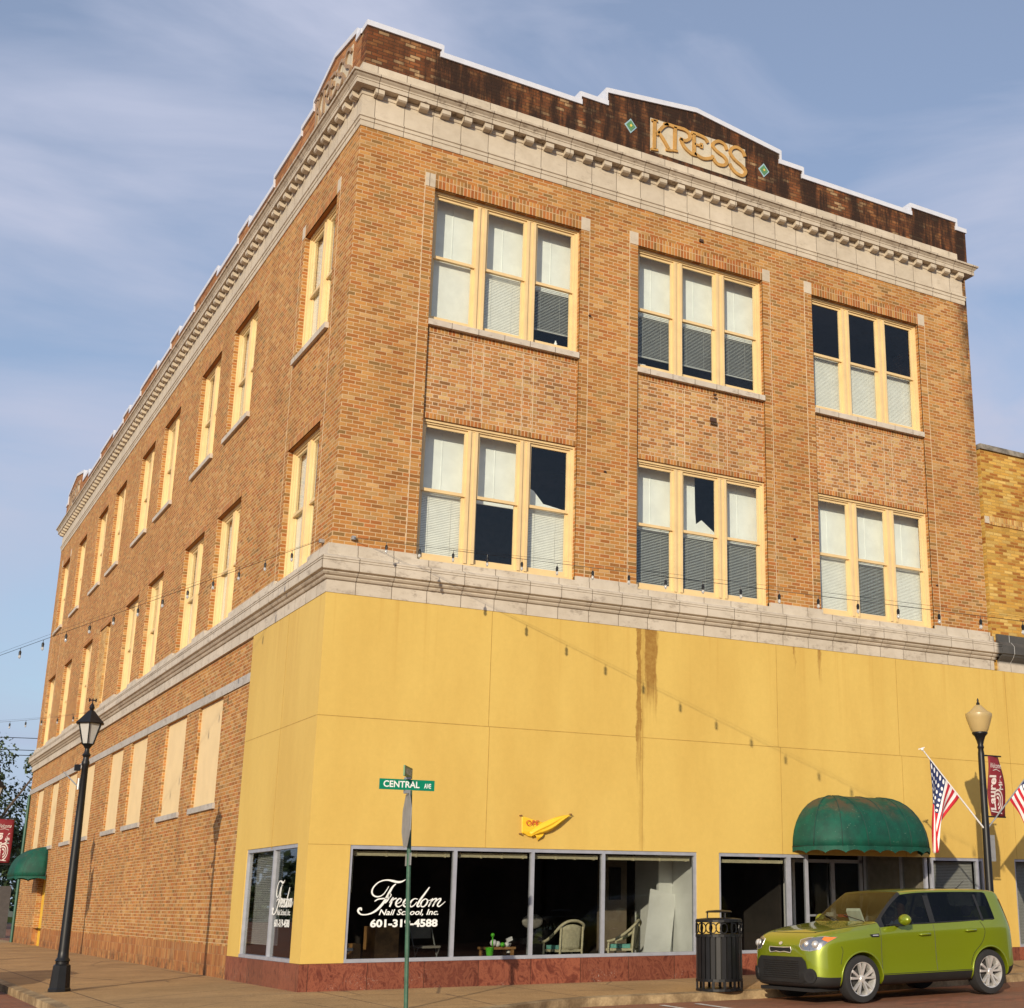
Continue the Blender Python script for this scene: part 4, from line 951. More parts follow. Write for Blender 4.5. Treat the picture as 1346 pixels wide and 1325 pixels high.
def folding(x,y,rz,mat,lab):
    t=thing('folding_chair',(x,y,.1),lab,'chair','plastic folding chairs inside the shop',rot=(0,0,rz))
    MB().box(-.2,.2,-.2,.2,.42,.46).build('seat',mat,t,rel=True)
    b=MB(); b.obox((0,.24,.70),(.20,0,0),(0,.01,0),(0,.02,.12)); b.build('backrest',mat,t,rel=True)
    for sx in(-.21,.21): MB().tube([(sx,.27,.84),(sx,-.18,0)],.012,6).tube([(sx,-.14,.42),(sx,.2,0)],.012,6).build('leg',M['galv'],t,rel=True)
folding(3.0,2.6,R(4),M['plastic_grey'],'grey plastic folding chair right of the oak cabinet')
folding(1.25,2.0,R(70),M['whitep'],'white folding chair at the left edge of the lettered shop pane')
t=thing('salon_chair',(5.1,2.6,.1),'dark salon chair with round grey backrest behind the third pane','chair')
MB().sphere((0,0,.86),.22,8,1,.25,.62).build('backrest',M['plastic_grey'],t,rel=True,smooth=True)
MB().box(-.22,.22,-.05,.4,.46,.56).build('seat',M['black'],t,rel=True); MB().lathe((0,.15,0),[(.24,0),(.2,.04),(.04,.06),(.04,.46)],16).build('pedestal',M['galv'],t,rel=True,smooth='auto')

# ------------------------------------------------------------------ OPEN pennant on the wall
t=NT('vinyl_yellow'); M['vinyl']=t.pbr((.80,.50,.03),.35)
op=thing('open_banner',(3.95,-.06,2.55),'twisted yellow vinyl banner with red letters tied to the yellow wall','banner')
def patch(name,A,B,C,D,nu,nv,fn,mat=None):      # A top left, B bottom left, C bottom right, D top right as (x,z)
    vs=[];fs=[]
    for i in range(nu+1):
        u=i/nu
        for j in range(nv+1):
            v=j/nv; x=(A[0]*(1-u)+D[0]*u)*(1-v)+(B[0]*(1-u)+C[0]*u)*v; z=(A[1]*(1-u)+D[1]*u)*(1-v)+(B[1]*(1-u)+C[1]*u)*v
            dx,dy,dz=fn(u,v); vs.append((x+dx,dy,z+dz))
    for i in range(nu):
        for j in range(nv): a_=i*(nv+1)+j; fs.append((a_,a_+1,a_+nv+2,a_+nv+1))
    b_=MB(); b_.add(vs,fs); o_=b_.build(name,mat or M['vinyl'],op,smooth=True); o_.modifiers.new('s','SOLIDIFY').thickness=.003
patch('cloth',(3.55,2.705),(3.56,2.415),(3.80,2.35),(3.96,2.60),14,12,lambda u,v:(0,-.085-.012*math.sin(v*9+u*4)*u-.010*math.sin(v*21+u*9)*u,.008*math.sin(u*9)*v))
patch('twisted_tail',(3.68,2.43),(3.72,2.36),(4.46,2.735),(4.455,2.755),26,10,lambda u,v:(0,-.12-.055*math.sin(v*math.pi)*math.sin(u*math.pi)**.6-.016*math.sin(v*15+u*6)*math.sin(u*math.pi),.075*math.sin(u*math.pi)**1.2*(1-2*v)+.02*math.sin(u*8)*(1-u)))
patch('hanging_corner',(3.86,2.45),(3.80,2.39),(3.865,2.30),(4.04,2.50),12,8,lambda u,v:(0,-.10-.02*math.sin(v*8+u*3),0))
b=MB(); put_text(b,'OPE',lambda u,z,d:(u,d,z),3.62,3.86,2.545,2.635,.0,0,1.05,-.122); b.build('banner_lettering',M['red'],op)
b=MB()
for x,z in((3.53,2.71),(3.53,2.41),(4.47,2.76)): b.tube([(x,-.03,z),(x+.01,-.12,z)],.012,6)
b.build('hook',simple('hook_rust',(.2,.1,.04),.7),op)

# ------------------------------------------------------------------ street sign
px,py,pz=.25,-3.64,-.04
sg=thing('street_sign',(px,py,pz),'green street name sign post on the corner reading CENTRAL AVE','street sign')
lean=Vector((-.035,0,1)).normalized()
p=MB(); p.tube([(px+.055,py,pz-.1),(px-.04,py,2.74)],.030,8); p.build('post',M['postgreen'],sg,smooth='auto')
b=MB(); b.box(-.225+.0,.55,py-.012,py+.012,2.745,2.885); bl=b.build('name_blade',M['signgreen'],sg)
tx=MB(); P=lambda u,z,d:(u,d,z); put_text(tx,'CENTRAL',P,-.175,.335,2.775,2.862,.02,0,1.0,py-.014); put_text(tx,'AVE',P,.40,.50,2.775,2.84,.02,0,1.0,py-.014); tx.build('name_lettering',M['signwhite'],bl)
ca,sa=math.cos(R(58)),math.sin(R(58)); c0=Vector((.165,py-.0,0)); dx=Vector((ca,sa,0))
b=MB(); b.obox((c0.x,c0.y,2.985),dx*.26,Vector((-sa,ca,0))*.010,(0,0,.07)); bl2=b.build('name_blade',simple('sign_green_faded',(.07,.20,.08),.5),sg)
tx=MB(); nrm=Vector((sa,-ca,0)); put_text(tx,'N MAGNOLIA ST',lambda u,z,d:tuple(c0+dx*u+nrm*.012+Vector((0,0,z))),-.22,.22,2.945,3.03,.01,0,1.0,0); tx.build('name_lettering',M['signwhite'],bl2)
b=MB(); b.box(.13,.20,py-.04,py+.04,2.885,2.915); b.box(.13,.20,py-.04,py+.04,2.70,2.745); b.build('bracket',M['galv'],sg)
# stop sign seen almost edge-on from behind
vdir=Vector((.165+6.44,py+21.28,0)).normalized(); q=Matrix.Rotation(R(9),3,'Z')@vdir; 
b=MB(); n=8; vv=[]
for s_ in(-1,1):
    for k in range(8):
        a=R(22.5+45*k); c=Vector((.20,py+.05,2.35))+q*(.38*math.cos(a))+Vector((0,0,.38*math.sin(a)))+Vector((-q.y,q.x,0))*(.004*s_); vv.append(tuple(c))
b.add(vv,[tuple(range(8)),tuple(reversed(range(8,16)))]+[(i,(i+1)%8,(i+1)%8+8,i+8) for i in range(8)]); b.build('stop_panel',M['galv'],sg)
b=MB(); b.obox((.25,py+.05,1.84),q*.22,Vector((-q.y,q.x,0))*.004,(0,0,.08)); b.build('small_plate',M['galv'],sg)

# ------------------------------------------------------------------ lamps
def lantern(x,y,z,lab):
    t=thing('street_lamp',(x,y,z),lab,'street lamp','black lamp posts')
    b=MB(); b.lathe((0,0,0),[(.17,0),(.17,.05),(.155,.07),(.13,.40),(.105,.42)],8,ang0=R(22.5)); b.build('base',M['black'],t,rel=True)
    b=MB(); b.lathe((0,0,.40),[(.10,0),(.10,.06),(.115,.07),(.10,.10),(.085,.12),(.078,.22),(.062,2.2),(.050,3.10),(.062,3.12),(.062,3.16),(.048,3.20),(.045,3.24),(.07,3.28),(.04,3.32),(.035,3.38),(.075,3.44),(.10,3.46)],14); b.build('pole',M['black'],t,rel=True,smooth='auto')
    b=MB(); zc=3.86
    for k in range(6):
        a=R(60*k+20); c,s=math.cos(a),math.sin(a); b.tube([(.095*c,.095*s,zc),(.19*c,.19*s,zc+.33)],.011,5)
    b.lathe((0,0,zc+.325),[(.23,0),(.245,.012),(.16,.10),(.085,.18),(.07,.20),(.03,.23),(.05,.27),(.035,.31),(.01,.35),(.01,.43)],6,ang0=R(20)); b.lathe((0,0,zc-.02),[(.08,0),(.10,.02)],12)
    b.box(-.06,.06,-.006,.006,zc+.71,zc+.73); b.box(-.06,-.04,-.006,.006,zc+.69,zc+.75); b.box(.04,.06,-.006,.006,zc+.69,zc+.75)
    cg=b.build('lantern_cage',M['black'],t,rel=True,smooth='auto')
    b=MB()
    v=[]
    for r,zz in((.09,zc+.005),(.183,zc+.325)):
        for k in range(6): a=R(60*k+20); v.append((r*math.cos(a),r*math.sin(a),zz))
    b.add(v,[(k,(k+1)%6,(k+1)%6+6,k+6) for k in range(6)]); b.build('lantern_glass',M['frost'],t,rel=True)
    return t
la=lantern(-2.965,2.79,-.045,'black post lamp with four sided lantern on the left side pavement nearest the corner')
b=MB(); b.box(-.16,-.07,-.03,.03,3.42,3.52); b.build('box',M['black'],la,rel=True)
b=MB(); b.tube([(-.07,0,3.30),(-.07,-.0,3.12)],.02,6); b.tube([(-.30,.1,3.40),(-.07,0,3.16)],.012,6); b.build('bracket',M['galv'],la,rel=True)
lb_=lantern(-2.93,17.0,-.05,'black post lamp with lantern at the left picture edge beyond the nearest lamp')
# acorn globe lamp on the right
LX,LY=11.75,-2.62
t=thing('street_lamp',(LX,LY,zs(LX,LY)),'black fluted post lamp with cream acorn globe behind the green car','street lamp','black lamp posts')
b=MB(); b.lathe((0,0,0),[(.2,0),(.2,.12),(.16,.2),(.14,.7),(.10,.78),(.09,.9),(.075,1.0),(.06,3.9),(.05,3.98),(.065,4.02),(.05,4.06),(.07,4.14),(.10,4.22),(.145,4.27),(.145,4.30)],16); b.build('pole',M['black'],t,rel=True,smooth='auto')
b=MB(); b.lathe((0,0,4.30),[(.14,0),(.17,.05),(.235,.25),(.25,.31),(.245,.345),(.16,.40),(.10,.46),(.06,.50),(.02,.515)],20); b.build('lamp_globe',M['globe'],t,rel=True,smooth='auto')
b=MB(); b.lathe((0,0,4.81),[(.03,0),(.035,.03),(.015,.06),(.02,.09),(.005,.13)],10); b.build('finial',M['black'],t,rel=True,smooth='auto')
b=MB(); b.box(.06,.20,-.01,.01,1.95,2.42); b.build('sign_plate',M['galv'],t,rel=True)
b=MB(); b.box(.05,.50,-.012,.012,3.86,3.885); b.box(.05,.52,-.012,.012,2.74,2.765); b.build('banner_arm',M['black'],t,rel=True)

def banner(x,y,z0,z1,w,lab,skew=.10):
    t=thing('banner',(x,y,z0),lab,'banner','maroon street banners')
    h=z1-z0; vs=[];fs=[]; n=10
    def X(u,v): return u*w+skew*(1-v)*(.45+.55*u)
    def Y(u,v): return .05*math.sin(v*5+u*2)
    for j in range(n+1):
        for i in range(7): u,v=i/6,j/n; vs.append((X(u,v),Y(u,v),v*h))
    for j in range(n):
        for i in range(6): a=j*7+i; fs.append((a,a+1,a+8,a+7))
    b=MB(); b.add(vs,fs); o=b.build('cloth',M['maroon'],t,rel=True,smooth=True); o.modifiers.new('s','SOLIDIFY').thickness=.004
    g=MB(); vs,fs=text_mesh('Laurel',.03)
    g.add([(X(.06+.40*(1-q[1]),.08+.60*q[0]),Y(.06+.40*(1-q[1]),.08+.60*q[0])-.008,(.10+.58*q[0])*h) for q in vs],fs)
    vs,fs=text_mesh('Miss',.02)
    g.add([(X(.58+.26*(1-q[1]),.42+.25*q[0]),Y(.7,.5)-.012,(.44+.24*q[0])*h) for q in vs],fs)
    g.add(*(lambda T:([(X(.12+.74*q[0],.8),Y(.5,.86)-.012,(.80+.09*q[1])*h) for q in T[0]],T[1]))(text_mesh('Welcome',0,.4)))
    P=lambda u,z,d:(X(u,z),Y(u,z)-.010,z*h)
    for r in(.30,.20,.10):
        pts=[(.56+r*math.cos(a)*.9, .25+r*math.sin(a)*.62) for a in [R(-80+ i*18) for i in range(12)]]
        gg=[Vector(p) for p in pts]
        ribbon(g,[(p.x,p.y) for p in gg],.035,P,0,0)
    ribbon(g,[(.06,.08),(.8,.05)],.02,P,0,0); ribbon(g,[(.25,.76),(.5,.78),(.75,.75)],.010,P,0,0)
    g.build('banner_lettering',simple('banner_print',(.62,.56,.54),.7),t,rel=True)
banner(LX+.12,LY,zs(LX,LY)+2.77,zs(LX,LY)+3.86,.34,'maroon Laurel Miss banner on the acorn globe lamp post at right')
banner(-2.83,17.0,2.30,3.36,.42,'maroon Laurel Miss banner at the left picture edge',.0)
b=MB(); b.box(.05,.55,-.012,.012,3.42,3.445); b.box(.05,.55,-.012,.012,2.30,2.325); b.build('banner_arm',M['black'],lb_,rel=True)

def flagmat():
    t=NT('flag_stripes_and_stars'); uv=t.n('ShaderNodeUVMap'); uv.uv_map='uv'; x,y,z=t.xyz(uv.outputs[0])
    st=t.ma('GREATER_THAN',t.ma('MODULO',t.ma('MULTIPLY',y,13.0),2.0),1.0)       # y: 0 bottom .. 1 top
    c=t.mix(st,(.52,.015,.03,1),(.82,.80,.78,1))
    can=t.ma('MULTIPLY',t.ma('LESS_THAN',x,.40),t.ma('GREATER_THAN',y,6/13))
    fx=t.ma('SUBTRACT',t.ma('FRACT',t.ma('MULTIPLY',x,6/.40)),.5)
    ry=t.ma('MULTIPLY',t.ma('SUBTRACT',y,6/13),5/(7/13)); fy=t.ma('SUBTRACT',t.ma('FRACT',ry),.5)
    d=t.ma('SQRT',t.ma('ADD',t.ma('MULTIPLY',fx,fx),t.ma('MULTIPLY',fy,fy)))
    cc=t.mix(t.ma('LESS_THAN',d,.27),(.018,.03,.11,1),(.8,.8,.8,1))
    return t.pbr(t.mix(can,c,cc),.8)
M['flag']=flagmat()
def flag(side,lab):
    x0,y0,z0=LX-.06*side,LY,2.55+zs(LX,LY)
    tip=Vector((x0-1.42*side,y0-.05,z0+1.33)); t=thing('flag',(x0,y0,z0),lab,'flag','national flags on the lamp post')
    base=Vector((x0,y0,z0)); d=(tip-base)
    b=MB(); b.tube([base,tip],[.016,.012],8); b.sphere(tip+d.normalized()*.02,.03,6); b.obox(tip+Vector((-.03*side,0,.03)),(.07,0,.02),(0,.01,0),(0,0,.008)); b.build('flag_pole',M['whitep'] if side>0 else M['galv'],t,smooth='auto')
    # cloth: hoist edge runs along the pole, free edge hangs
    A=base+d*.89; B=base+d*.40           # canton end, lower end of the hoist
    vs=[];uvs=[];fs=[]; nu,nv=28,26
    for i in range(nu+1):
        u=i/nu
        for j in range(nv+1):
            v=j/nv                       # 1 = canton top
            H_=B+(A-B)*v
            drop=1.5*u
            # gathers toward the tip as it falls
            fx=H_.x+( (A.x-.02*side)-H_.x)*(1-math.exp(-2.6*u)) *.96 + side*.0
            z=H_.z-drop*(.86+.10*v)-( .0)
            z=H_.z*(1-u**.8)+(u**.8)*(A.z-1.62-.05*v)
            y=H_.y+.07*math.sin(v*11+u*2.5)*min(1,u*3)+.03*math.sin(v*23)*u
            fx+=side*.10*u*(v-.5)*-1*math.cos(u*2)
            vs.append((fx,y,z)); uvs.append((u,v))
    for i in range(nu):
        for j in range(nv): a=i*(nv+1)+j; fs.append((a,a+nv+1,a+nv+2,a+1))
    b=MB(); b.add(vs,fs); o=b.build('flag_cloth',M['flag'],t,smooth=True)
    ul=o.data.uv_layers.new(name='uv')
    for lp in o.data.loops: ul.data[lp.index].uv=uvs[lp.vertex_index]
    o.modifiers.new('s','SOLIDIFY').thickness=.003
flag(1,'national flag hanging from the left arm of the acorn globe lamp post')
flag(-1,'national flag at the right picture edge on the right arm of the lamp post')

# ------------------------------------------------------------------ litter bin
tx_,ty_=5.78,-2.72; zz_=zs(tx_,ty_)
t=thing('trash_can',(tx_,ty_,zz_),'black slatted metal trash can with raised rain lid on the front pavement','trash can')
b=MB(); n=26
for k in range(n):
    a=2*math.pi*k/n; c,s=math.cos(a),math.sin(a)
    b.obox((.355*c,.355*s,.50),(-s*.032,c*.032,0),(c*.004,s*.004,0),(0,0,.34))
for z0,z1 in((.14,.18),(.80,.84),(1.02,1.055),(.0,.035)): b.lathe((0,0,z0),[(.355,0),(.37,0),(.37,z1-z0),(.355,z1-z0)],26)
for k in range(13):
    a=2*math.pi*k/13; c,s=math.cos(a),math.sin(a)
    b.obox((.362*c,.362*s,.09),(-s*.022,c*.022,0),(c*.006,s*.006,0),(0,0,.055))
    # ring ornaments between the upper bands
    pts=[(.362*math.cos(a+.16*math.cos(q)),.362*math.sin(a+.16*math.cos(q)),.93+.075*math.sin(q)) for q in [R(i*36) for i in range(11)]]
    b.tube(pts,.010,5,False); 
for k in range(44):
    a=2*math.pi*(k+.5)/26
    if k%2: b.obox((.362*math.cos(a),.362*math.sin(a),.93),(-math.sin(a)*.01,math.cos(a)*.01,0),(math.cos(a)*.006,math.sin(a)*.006,0),(0,0,.09))
b.build('slatted_body',M['black'],t,rel=True)
MB().lathe((0,0,.16),[(.30,0),(.31,.64),(.29,.64),(.28,.02)],24).build('liner',simple('liner_black',(.008,.008,.008),.7),t,rel=True,smooth='auto')
b=MB(); b.lathe((0,0,1.05),[(.37,0),(.355,.02),(.22,.035),(.20,.03)],26)
for k in range(3): a=R(30+120*k); b.tube([(.18*math.cos(a),.18*math.sin(a),1.06),(.18*math.cos(a),.18*math.sin(a),1.17)],.012,6)
b.lathe((0,0,1.165),[(.205,0),(.21,.012),(.18,.03),(.05,.04)],24); b.build('lid',M['black'],t,rel=True,smooth='auto')

# ------------------------------------------------------------------ string lights
def strand(p0,d,n,sag,lab,first=1,scale=1.0,end=None):
    t=thing('string_light',p0,lab,'string lights','overhead bulb strings'); p0=Vector(p0); d=Vector(d)
    pos=lambda k:p0+d*k-Vector((0,0,sag*4*(k/n)*(1-k/n)))
    w=MB(); w.tube([pos(k) for k in range(n+1)],.0042,5); w.tube([pos(k)+Vector((0,0,.05*math.sin(math.pi*k/n)+.015)) for k in range(n+1)],.0022,4); w.build('wire',M['black'],t)
    for k in range(first,n):
        q=pos(k); b=MB(); b.tube([q,q-Vector((0,0,.05*scale))],.005,5); b.lathe(q-Vector((0,0,.13*scale)),[(.020*scale,0),(.024*scale,.05*scale),(.014*scale,.08*scale)],8); s_=b.build('socket',M['black'],t)
        b=MB(); b.lathe(q-Vector((0,0,.20*scale)),[(.004,0),(.022*scale,.025*scale),(.024*scale,.045*scale),(.014*scale,.07*scale)],8); b.build('bulb',M['bulb'],s_,smooth=True)
    return t
def bulbm():
    t=NT('bulb_clear_glass'); m_=t.pbr((.75,.78,.8),.08); t.p.inputs['Transmission Weight'].default_value=.6; return m_
M['bulb']=bulbm()
strand((.35,-.08,7.12),(.42,-.416,-.107),27,.0,'bulb string running from the corner over the front pavement towards the right')
strand((-.08,.42,7.13),(-.315,.45,-.11),17,.0,'bulb string running from the corner over the side street to the left')
strand((-.05,23.4,6.98),(-.42,.12,.0),22,.5,'small distant bulb string across the side street at the left edge',scale=1.1)
MB().obox((.35,-.04,7.13),(.03,0,0),(0,.04,0),(0,0,.03)).obox((-.04,.42,7.13),(.04,0,0),(0,.03,0),(0,0,.03)).build('wire_bracket',M['galv'],bld)

# ------------------------------------------------------------------ far left background
def tree(x,y,h,r,seed,lab):
    rnd=random.Random(seed); t=thing('tree',(x,y,-.3),lab,'tree','trees beyond the side street')
    b=MB(); b.tube([(0,0,0),(.1,0,h*.35),(-.1,.1,h*.6)],[h*.035,h*.025,h*.012],8)
    cl=[]
    for k in range(26):
        a=rnd.uniform(0,6.28); q=rnd.uniform(0,1)**.6*r; zz=h*(.24+.70*rnd.random()); q*=1-.55*abs(zz/h-.55)*2*.6
        c=Vector((q*math.cos(a),q*math.sin(a),zz)); cl.append((c,rnd.uniform(.14,.30)*r))
        b.tube([(0,0,h*.35),(c.x*.5,c.y*.5,(h*.35+c.z)/2+.2),tuple(c)],[h*.012,h*.008,h*.003],5)
    b.build('trunk',M['bark'],t,rel=True)
    L_=MB()
    for c,rr in cl:
        for i in range(1300 if -12<x<0 and y<80 else 500):
            v=Vector((rnd.gauss(0,1),rnd.gauss(0,1),rnd.gauss(0,.8))); v=v.normalized()*rr*(rnd.random()**.4)*1.15
            p=c+v; s=rnd.uniform(.08,.15)*max(.6,h/11); n1=Vector((rnd.gauss(0,1),rnd.gauss(0,1),rnd.gauss(0,1))).normalized(); n2=n1.orthogonal().normalized(); n1=n1.cross(n2)
            L_.quad(p-n1*s,p-n2*s*.6,p+n1*s,p+n2*s*.6)
    L_.build('crown',M['leaf'],t,rel=True)
for i,(x,y,h,r) in enumerate([(-4.6,75,12,5.5),(-10,70,12,6),(2.5,88,13,6.5),(-16,82,14,7),(-3.5,96,15,7)]):
    tree(x,y,h,r,i+3,['broad dark tree beyond the far end of the side wall','dark tree at the left edge behind the maroon banner','tall tree farther back beyond the building end','wide tree outside the left picture edge','tallest and farthest tree behind the others'][i])
L_=MB(); rnd=random.Random(5)
for i in range(9000):
    x=rnd.uniform(-75,30); y=rnd.uniform(128,150); h_=5.5+2.2*math.sin(x*.23)+1.4*math.sin(x*.61+1)+rnd.random()*1.2; z=rnd.random()**.7*h_; q_=.55
    n1=Vector((rnd.gauss(0,1),rnd.gauss(0,1),rnd.gauss(0,1))).normalized(); n2=n1.orthogonal().normalized(); n1=n1.cross(n2); p_=Vector((x,y,z-.2))
    L_.quad(p_-n1*q_,p_-n2*q_*.7,p_+n1*q_,p_+n2*q_*.7)
tag(L_.build('distant_trees',M['leaf']),'dark line of far trees at the end of the side street','trees',kind='stuff')
pl=thing('utility_pole',(-3.0,66,-.3),'thin wooden utility pole rising above the trees at far left','utility pole')
MB().tube([(0,0,0),(0,0,11.1)],[.16,.11],8).build('pole',M['bark'],pl,rel=True); MB().box(-.7,.7,-.06,.06,10.6,10.75).build('crossarm',M['bark'],pl,rel=True)
b=MB()
for k,z in enumerate((10.7,10.0,9.7)): b.tube([(-30,66,z+.3),(-3,66,z-.1),(20,66,z+.4)],.02,4)
b.build('power_line',M['black'],pl)
fn=thing('concrete_wall',(-5,52,-.1),'grey boundary wall with dark panels beyond the yellow side door','wall')
MB().box(-9,1.5,51.9,52.1,-.2,2.2).build('panel',simple('dark_fence',(.07,.06,.055),.8),fn); 
for x in(-6.8,-3.9,-1.5): MB().box(x,x+.3,51.6,52.0,-.2,2.5).build('pillar',M['conc'],fn)
gp=thing('concrete_pillar',(-3.35,38,-.1),'grey concrete pillar at the left picture edge beside the street','pillar')
MB().box(-.5,.0,-.2,.2,0,2.35).build('shaft',simple('pillar_grey',(.27,.26,.24),.85),gp,rel=True); MB().box(-.56,.06,-.26,.26,2.35,2.47).build('cap',M['conc'],gp,rel=True)
b=MB(); b.quad((-4.2,6.2,zs(-3.4,6)-.1),(-3.6,6.2,-.1),(-3.6,6.3,-.1),(-4.2,6.3,-.1))

# ------------------------------------------------------------------ car
CARX,CARY=6.03,-3.98
car=thing('parked_car',(CARX,CARY,-.165+rise(6.9)-.0),'bright green boxy hatchback parked at the front kerb facing left','car',rot=(0,-math.atan2(.040,2.57),0))
ST=[(0.04,.30,.56,.66,.82,.79,.46),(0.07,.25,.68,.75,.89,.86,.56),(0.15,.22,.79,.86,.955,.93,.66),(0.33,.21,.87,.95,1.02,.995,.73),(0.55,.21,.905,.985,1.055,1.035,.76),(0.86,.21,.925,1.015,1.09,1.07,.79),(1.10,.21,.915,1.035,1.115,1.095,.80),(1.27,.21,.905,1.05,1.14,1.115,.80),(1.36,.21,.90,1.055,1.215,1.18,.775),(1.62,.21,.90,1.065,1.445,1.40,.72),(1.84,.21,.90,1.07,1.585,1.53,.69),(2.10,.21,.90,1.075,1.61,1.555,.685),(2.42,.21,.90,1.08,1.615,1.56,.685),(2.9,.21,.905,1.09,1.615,1.56,.68),(3.20,.21,.92,1.10,1.61,1.555,.68),(3.43,.21,.925,1.105,1.605,1.55,.675),(3.64,.21,.915,1.11,1.60,1.545,.67),(3.84,.23,.895,1.105,1.59,1.53,.66),(3.95,.25,.865,1.09,1.565,1.50,.645),(4.01,.30,.83,1.03,1.32,1.28,.635),(4.05,.36,.78,.90,1.0,.98,.61),(4.08,.42,.72,.80,.86,.85,.58)]
vs=[];fs=[];ms=[]
NJ=11
def sect(s):
    x,zb,w,zbt,zt,zr,wr=s
    return [(0,zb),(.8*w,zb),(.965*w,zb+.03),(w*1.012,zb+.16),(w*(.985 if 1.2<x<3.1 else 1.006),.58 if zbt>.75 else (zb+zbt)/2),(w*.990,zbt-.11),(w*.95,zbt),(wr,zr),(wr*.93,zr+.62*(zt-zr)),(wr*.5,zt-.008),(0,zt)]
ring=[]
for s in ST:
    S_=sect(s); left=[(s[0],-a,b) for a,b in S_]; right=[(s[0],a,b) for a,b in S_[1:-1]][::-1]
    r=left+right; ring.append([len(vs)+i for i in range(len(r))]); vs+=r
NR=len(ring[0])
def jidx(k): return k if k<NJ-1 else NR-1-k      # band index mirrored
for i in range(len(ST)-1):
    x0,x1=ST[i][0],ST[i+1][0]
    for k in range(NR):
        k2=(k+1)%NR; j=k if k<10 else (NR-1-k)
        fs.append((ring[i][k],ring[i][k2],ring[i+1][k2],ring[i+1][k]))
        m_=0
        if j in(0,1,2): m_=2
        if j==2 and x0>3.85: m_=0 if False else 2
        if j==6 and 1.35<=x0<3.60: m_=1
        if j==6 and 1.26<=x0<1.35: m_=2
        if j in(8,9) and 1.26<=x0<1.83: m_=3
        if j==7 and 1.26<=x0<1.83: m_=2
        if j in(8,9) and 3.94<=x0<4.0: m_=1
        ms.append(m_)
for rr,flip in((ring[0],False),(ring[-1],True)):
    for j in range(10):
        a,b=rr[j],rr[j+1]; c,d=rr[(NR-(j+1))%NR],rr[(NR-j)%NR]
        q=[a,b,c,d]; q=[v for n_,v in enumerate(q) if v not in q[:n_]]
        fs.append(tuple(q[::-1] if not flip else q)); ms.append(2 if j<2 else 0)
me=bpy.data.meshes.new('body'); me.from_pydata(vs,[],fs); me.polygons.foreach_set('material_index',ms)
for _ in range(4): me.materials.append(M['black'])
me.update()
bm=bmesh.new(); bm.from_mesh(me); bmesh.ops.recalc_face_normals(bm,faces=bm.faces)
cr_=bm.edges.layers.float.new('crease_edge')
for e in bm.edges:
    mm={f.material_index for f in e.link_faces}
    if len(mm)>1: e[cr_]=.75 if mm=={0,2} else .9
    zc=[abs(v.co.y) for v in e.verts]; xs_=[v.co.x for v in e.verts]
    if len(mm)==1 and abs(xs_[0]-xs_[1])>.02:
        for j_,cv in ((5,.35),(6,.45),(7,.35)):
            if all(any(abs(v.co.x-s_[0])<1e-4 and abs(abs(v.co.y)-sect(s_)[j_][0])<1e-4 and abs(v.co.z-sect(s_)[j_][1])<1e-4 for s_ in ST) for v in e.verts): e[cr_]=max(e[cr_],cv)
bm.to_mesh(me); bm.free()
tmp=bpy.data.objects.new('tmp',me); COL.objects.link(tmp)
sb=tmp.modifiers.new('s','SUBSURF'); sb.levels=sb.render_levels=3
WH=[(.86,.334),(3.43,.334)]
cut=MB()
for wx,wz in WH:
    for s in(-1,1):
        n=40; r=.375
        v=[(wx+r*math.cos(2*math.pi*k/n),s*.60,wz+r*math.sin(2*math.pi*k/n)) for k in range(n)]+[(wx+r*math.cos(2*math.pi*k/n),s*1.1,wz+r*math.sin(2*math.pi*k/n)) for k in range(n)]
        cut.add(v,[tuple(range(n)),tuple(reversed(range(n,2*n)))]+[(k,(k+1)%n,(k+1)%n+n,k+n) for k in range(n)])
cto=cut.build('cut',M['black']); 
bm=bmesh.new(); bm.from_mesh(cto.data); bmesh.ops.recalc_face_normals(bm,faces=bm.faces); bm.to_mesh(cto.data); bm.free()
dg=bpy.context.evaluated_depsgraph_get(); dg.update()
BV=BVHTree.FromObject(tmp,dg)
bo=tmp.modifiers.new('b','BOOLEAN'); bo.object=cto; bo.operation='DIFFERENCE'; bo.solver='EXACT'
dg=bpy.context.evaluated_depsgraph_get(); dg.update()
em=bpy.data.meshes.new_from_object(tmp.evaluated_get(dg))
V=[tuple(v.co) for v in em.vertices]
def carpaint():
    t=NT('car_paint_green'); P=t.pos()
    n=t.n('ShaderNodeTexNoise'); n.inputs['Scale'].default_value=900; t.l(P,n.inputs['Vector'])
    c=t.mix(n.outputs[0],(.165,.215,.005,1),(.235,.295,.008,1))
    return t.pbr(c,.36,None,.35,coat=1.0)
M['carpaint']=carpaint(); M['carblack']=simple('car_plastic_black',(.013,.0135,.014),.6,var=.1)
def part(name,keep,mat,smooth=True):
    fs=[tuple(p.vertices) for p in em.polygons if p.material_index in keep]
    used=sorted({i for f in fs for i in f}); mp_={i:n for n,i in enumerate(used)}
    b=MB(); b.add([V[i] for i in used],[tuple(mp_[i] for i in f) for f in fs])
    return b.build(name,mat,car,rel=True,smooth='auto')
body=part('body',(0,),M['carpaint']); gl=part('window_glass',(1,),M['glass_car']); part('windscreen',(3,),M['glass_screen']); part('lower_trim',(2,),M['carblack'])
bpy.data.objects.remove(tmp); bpy.data.objects.remove(cto)
def hit(o,d):
    h=BV.ray_cast(Vector(o),Vector(d).normalized()); return (h[0],h[1]) if h[0] is not None else (None,None)
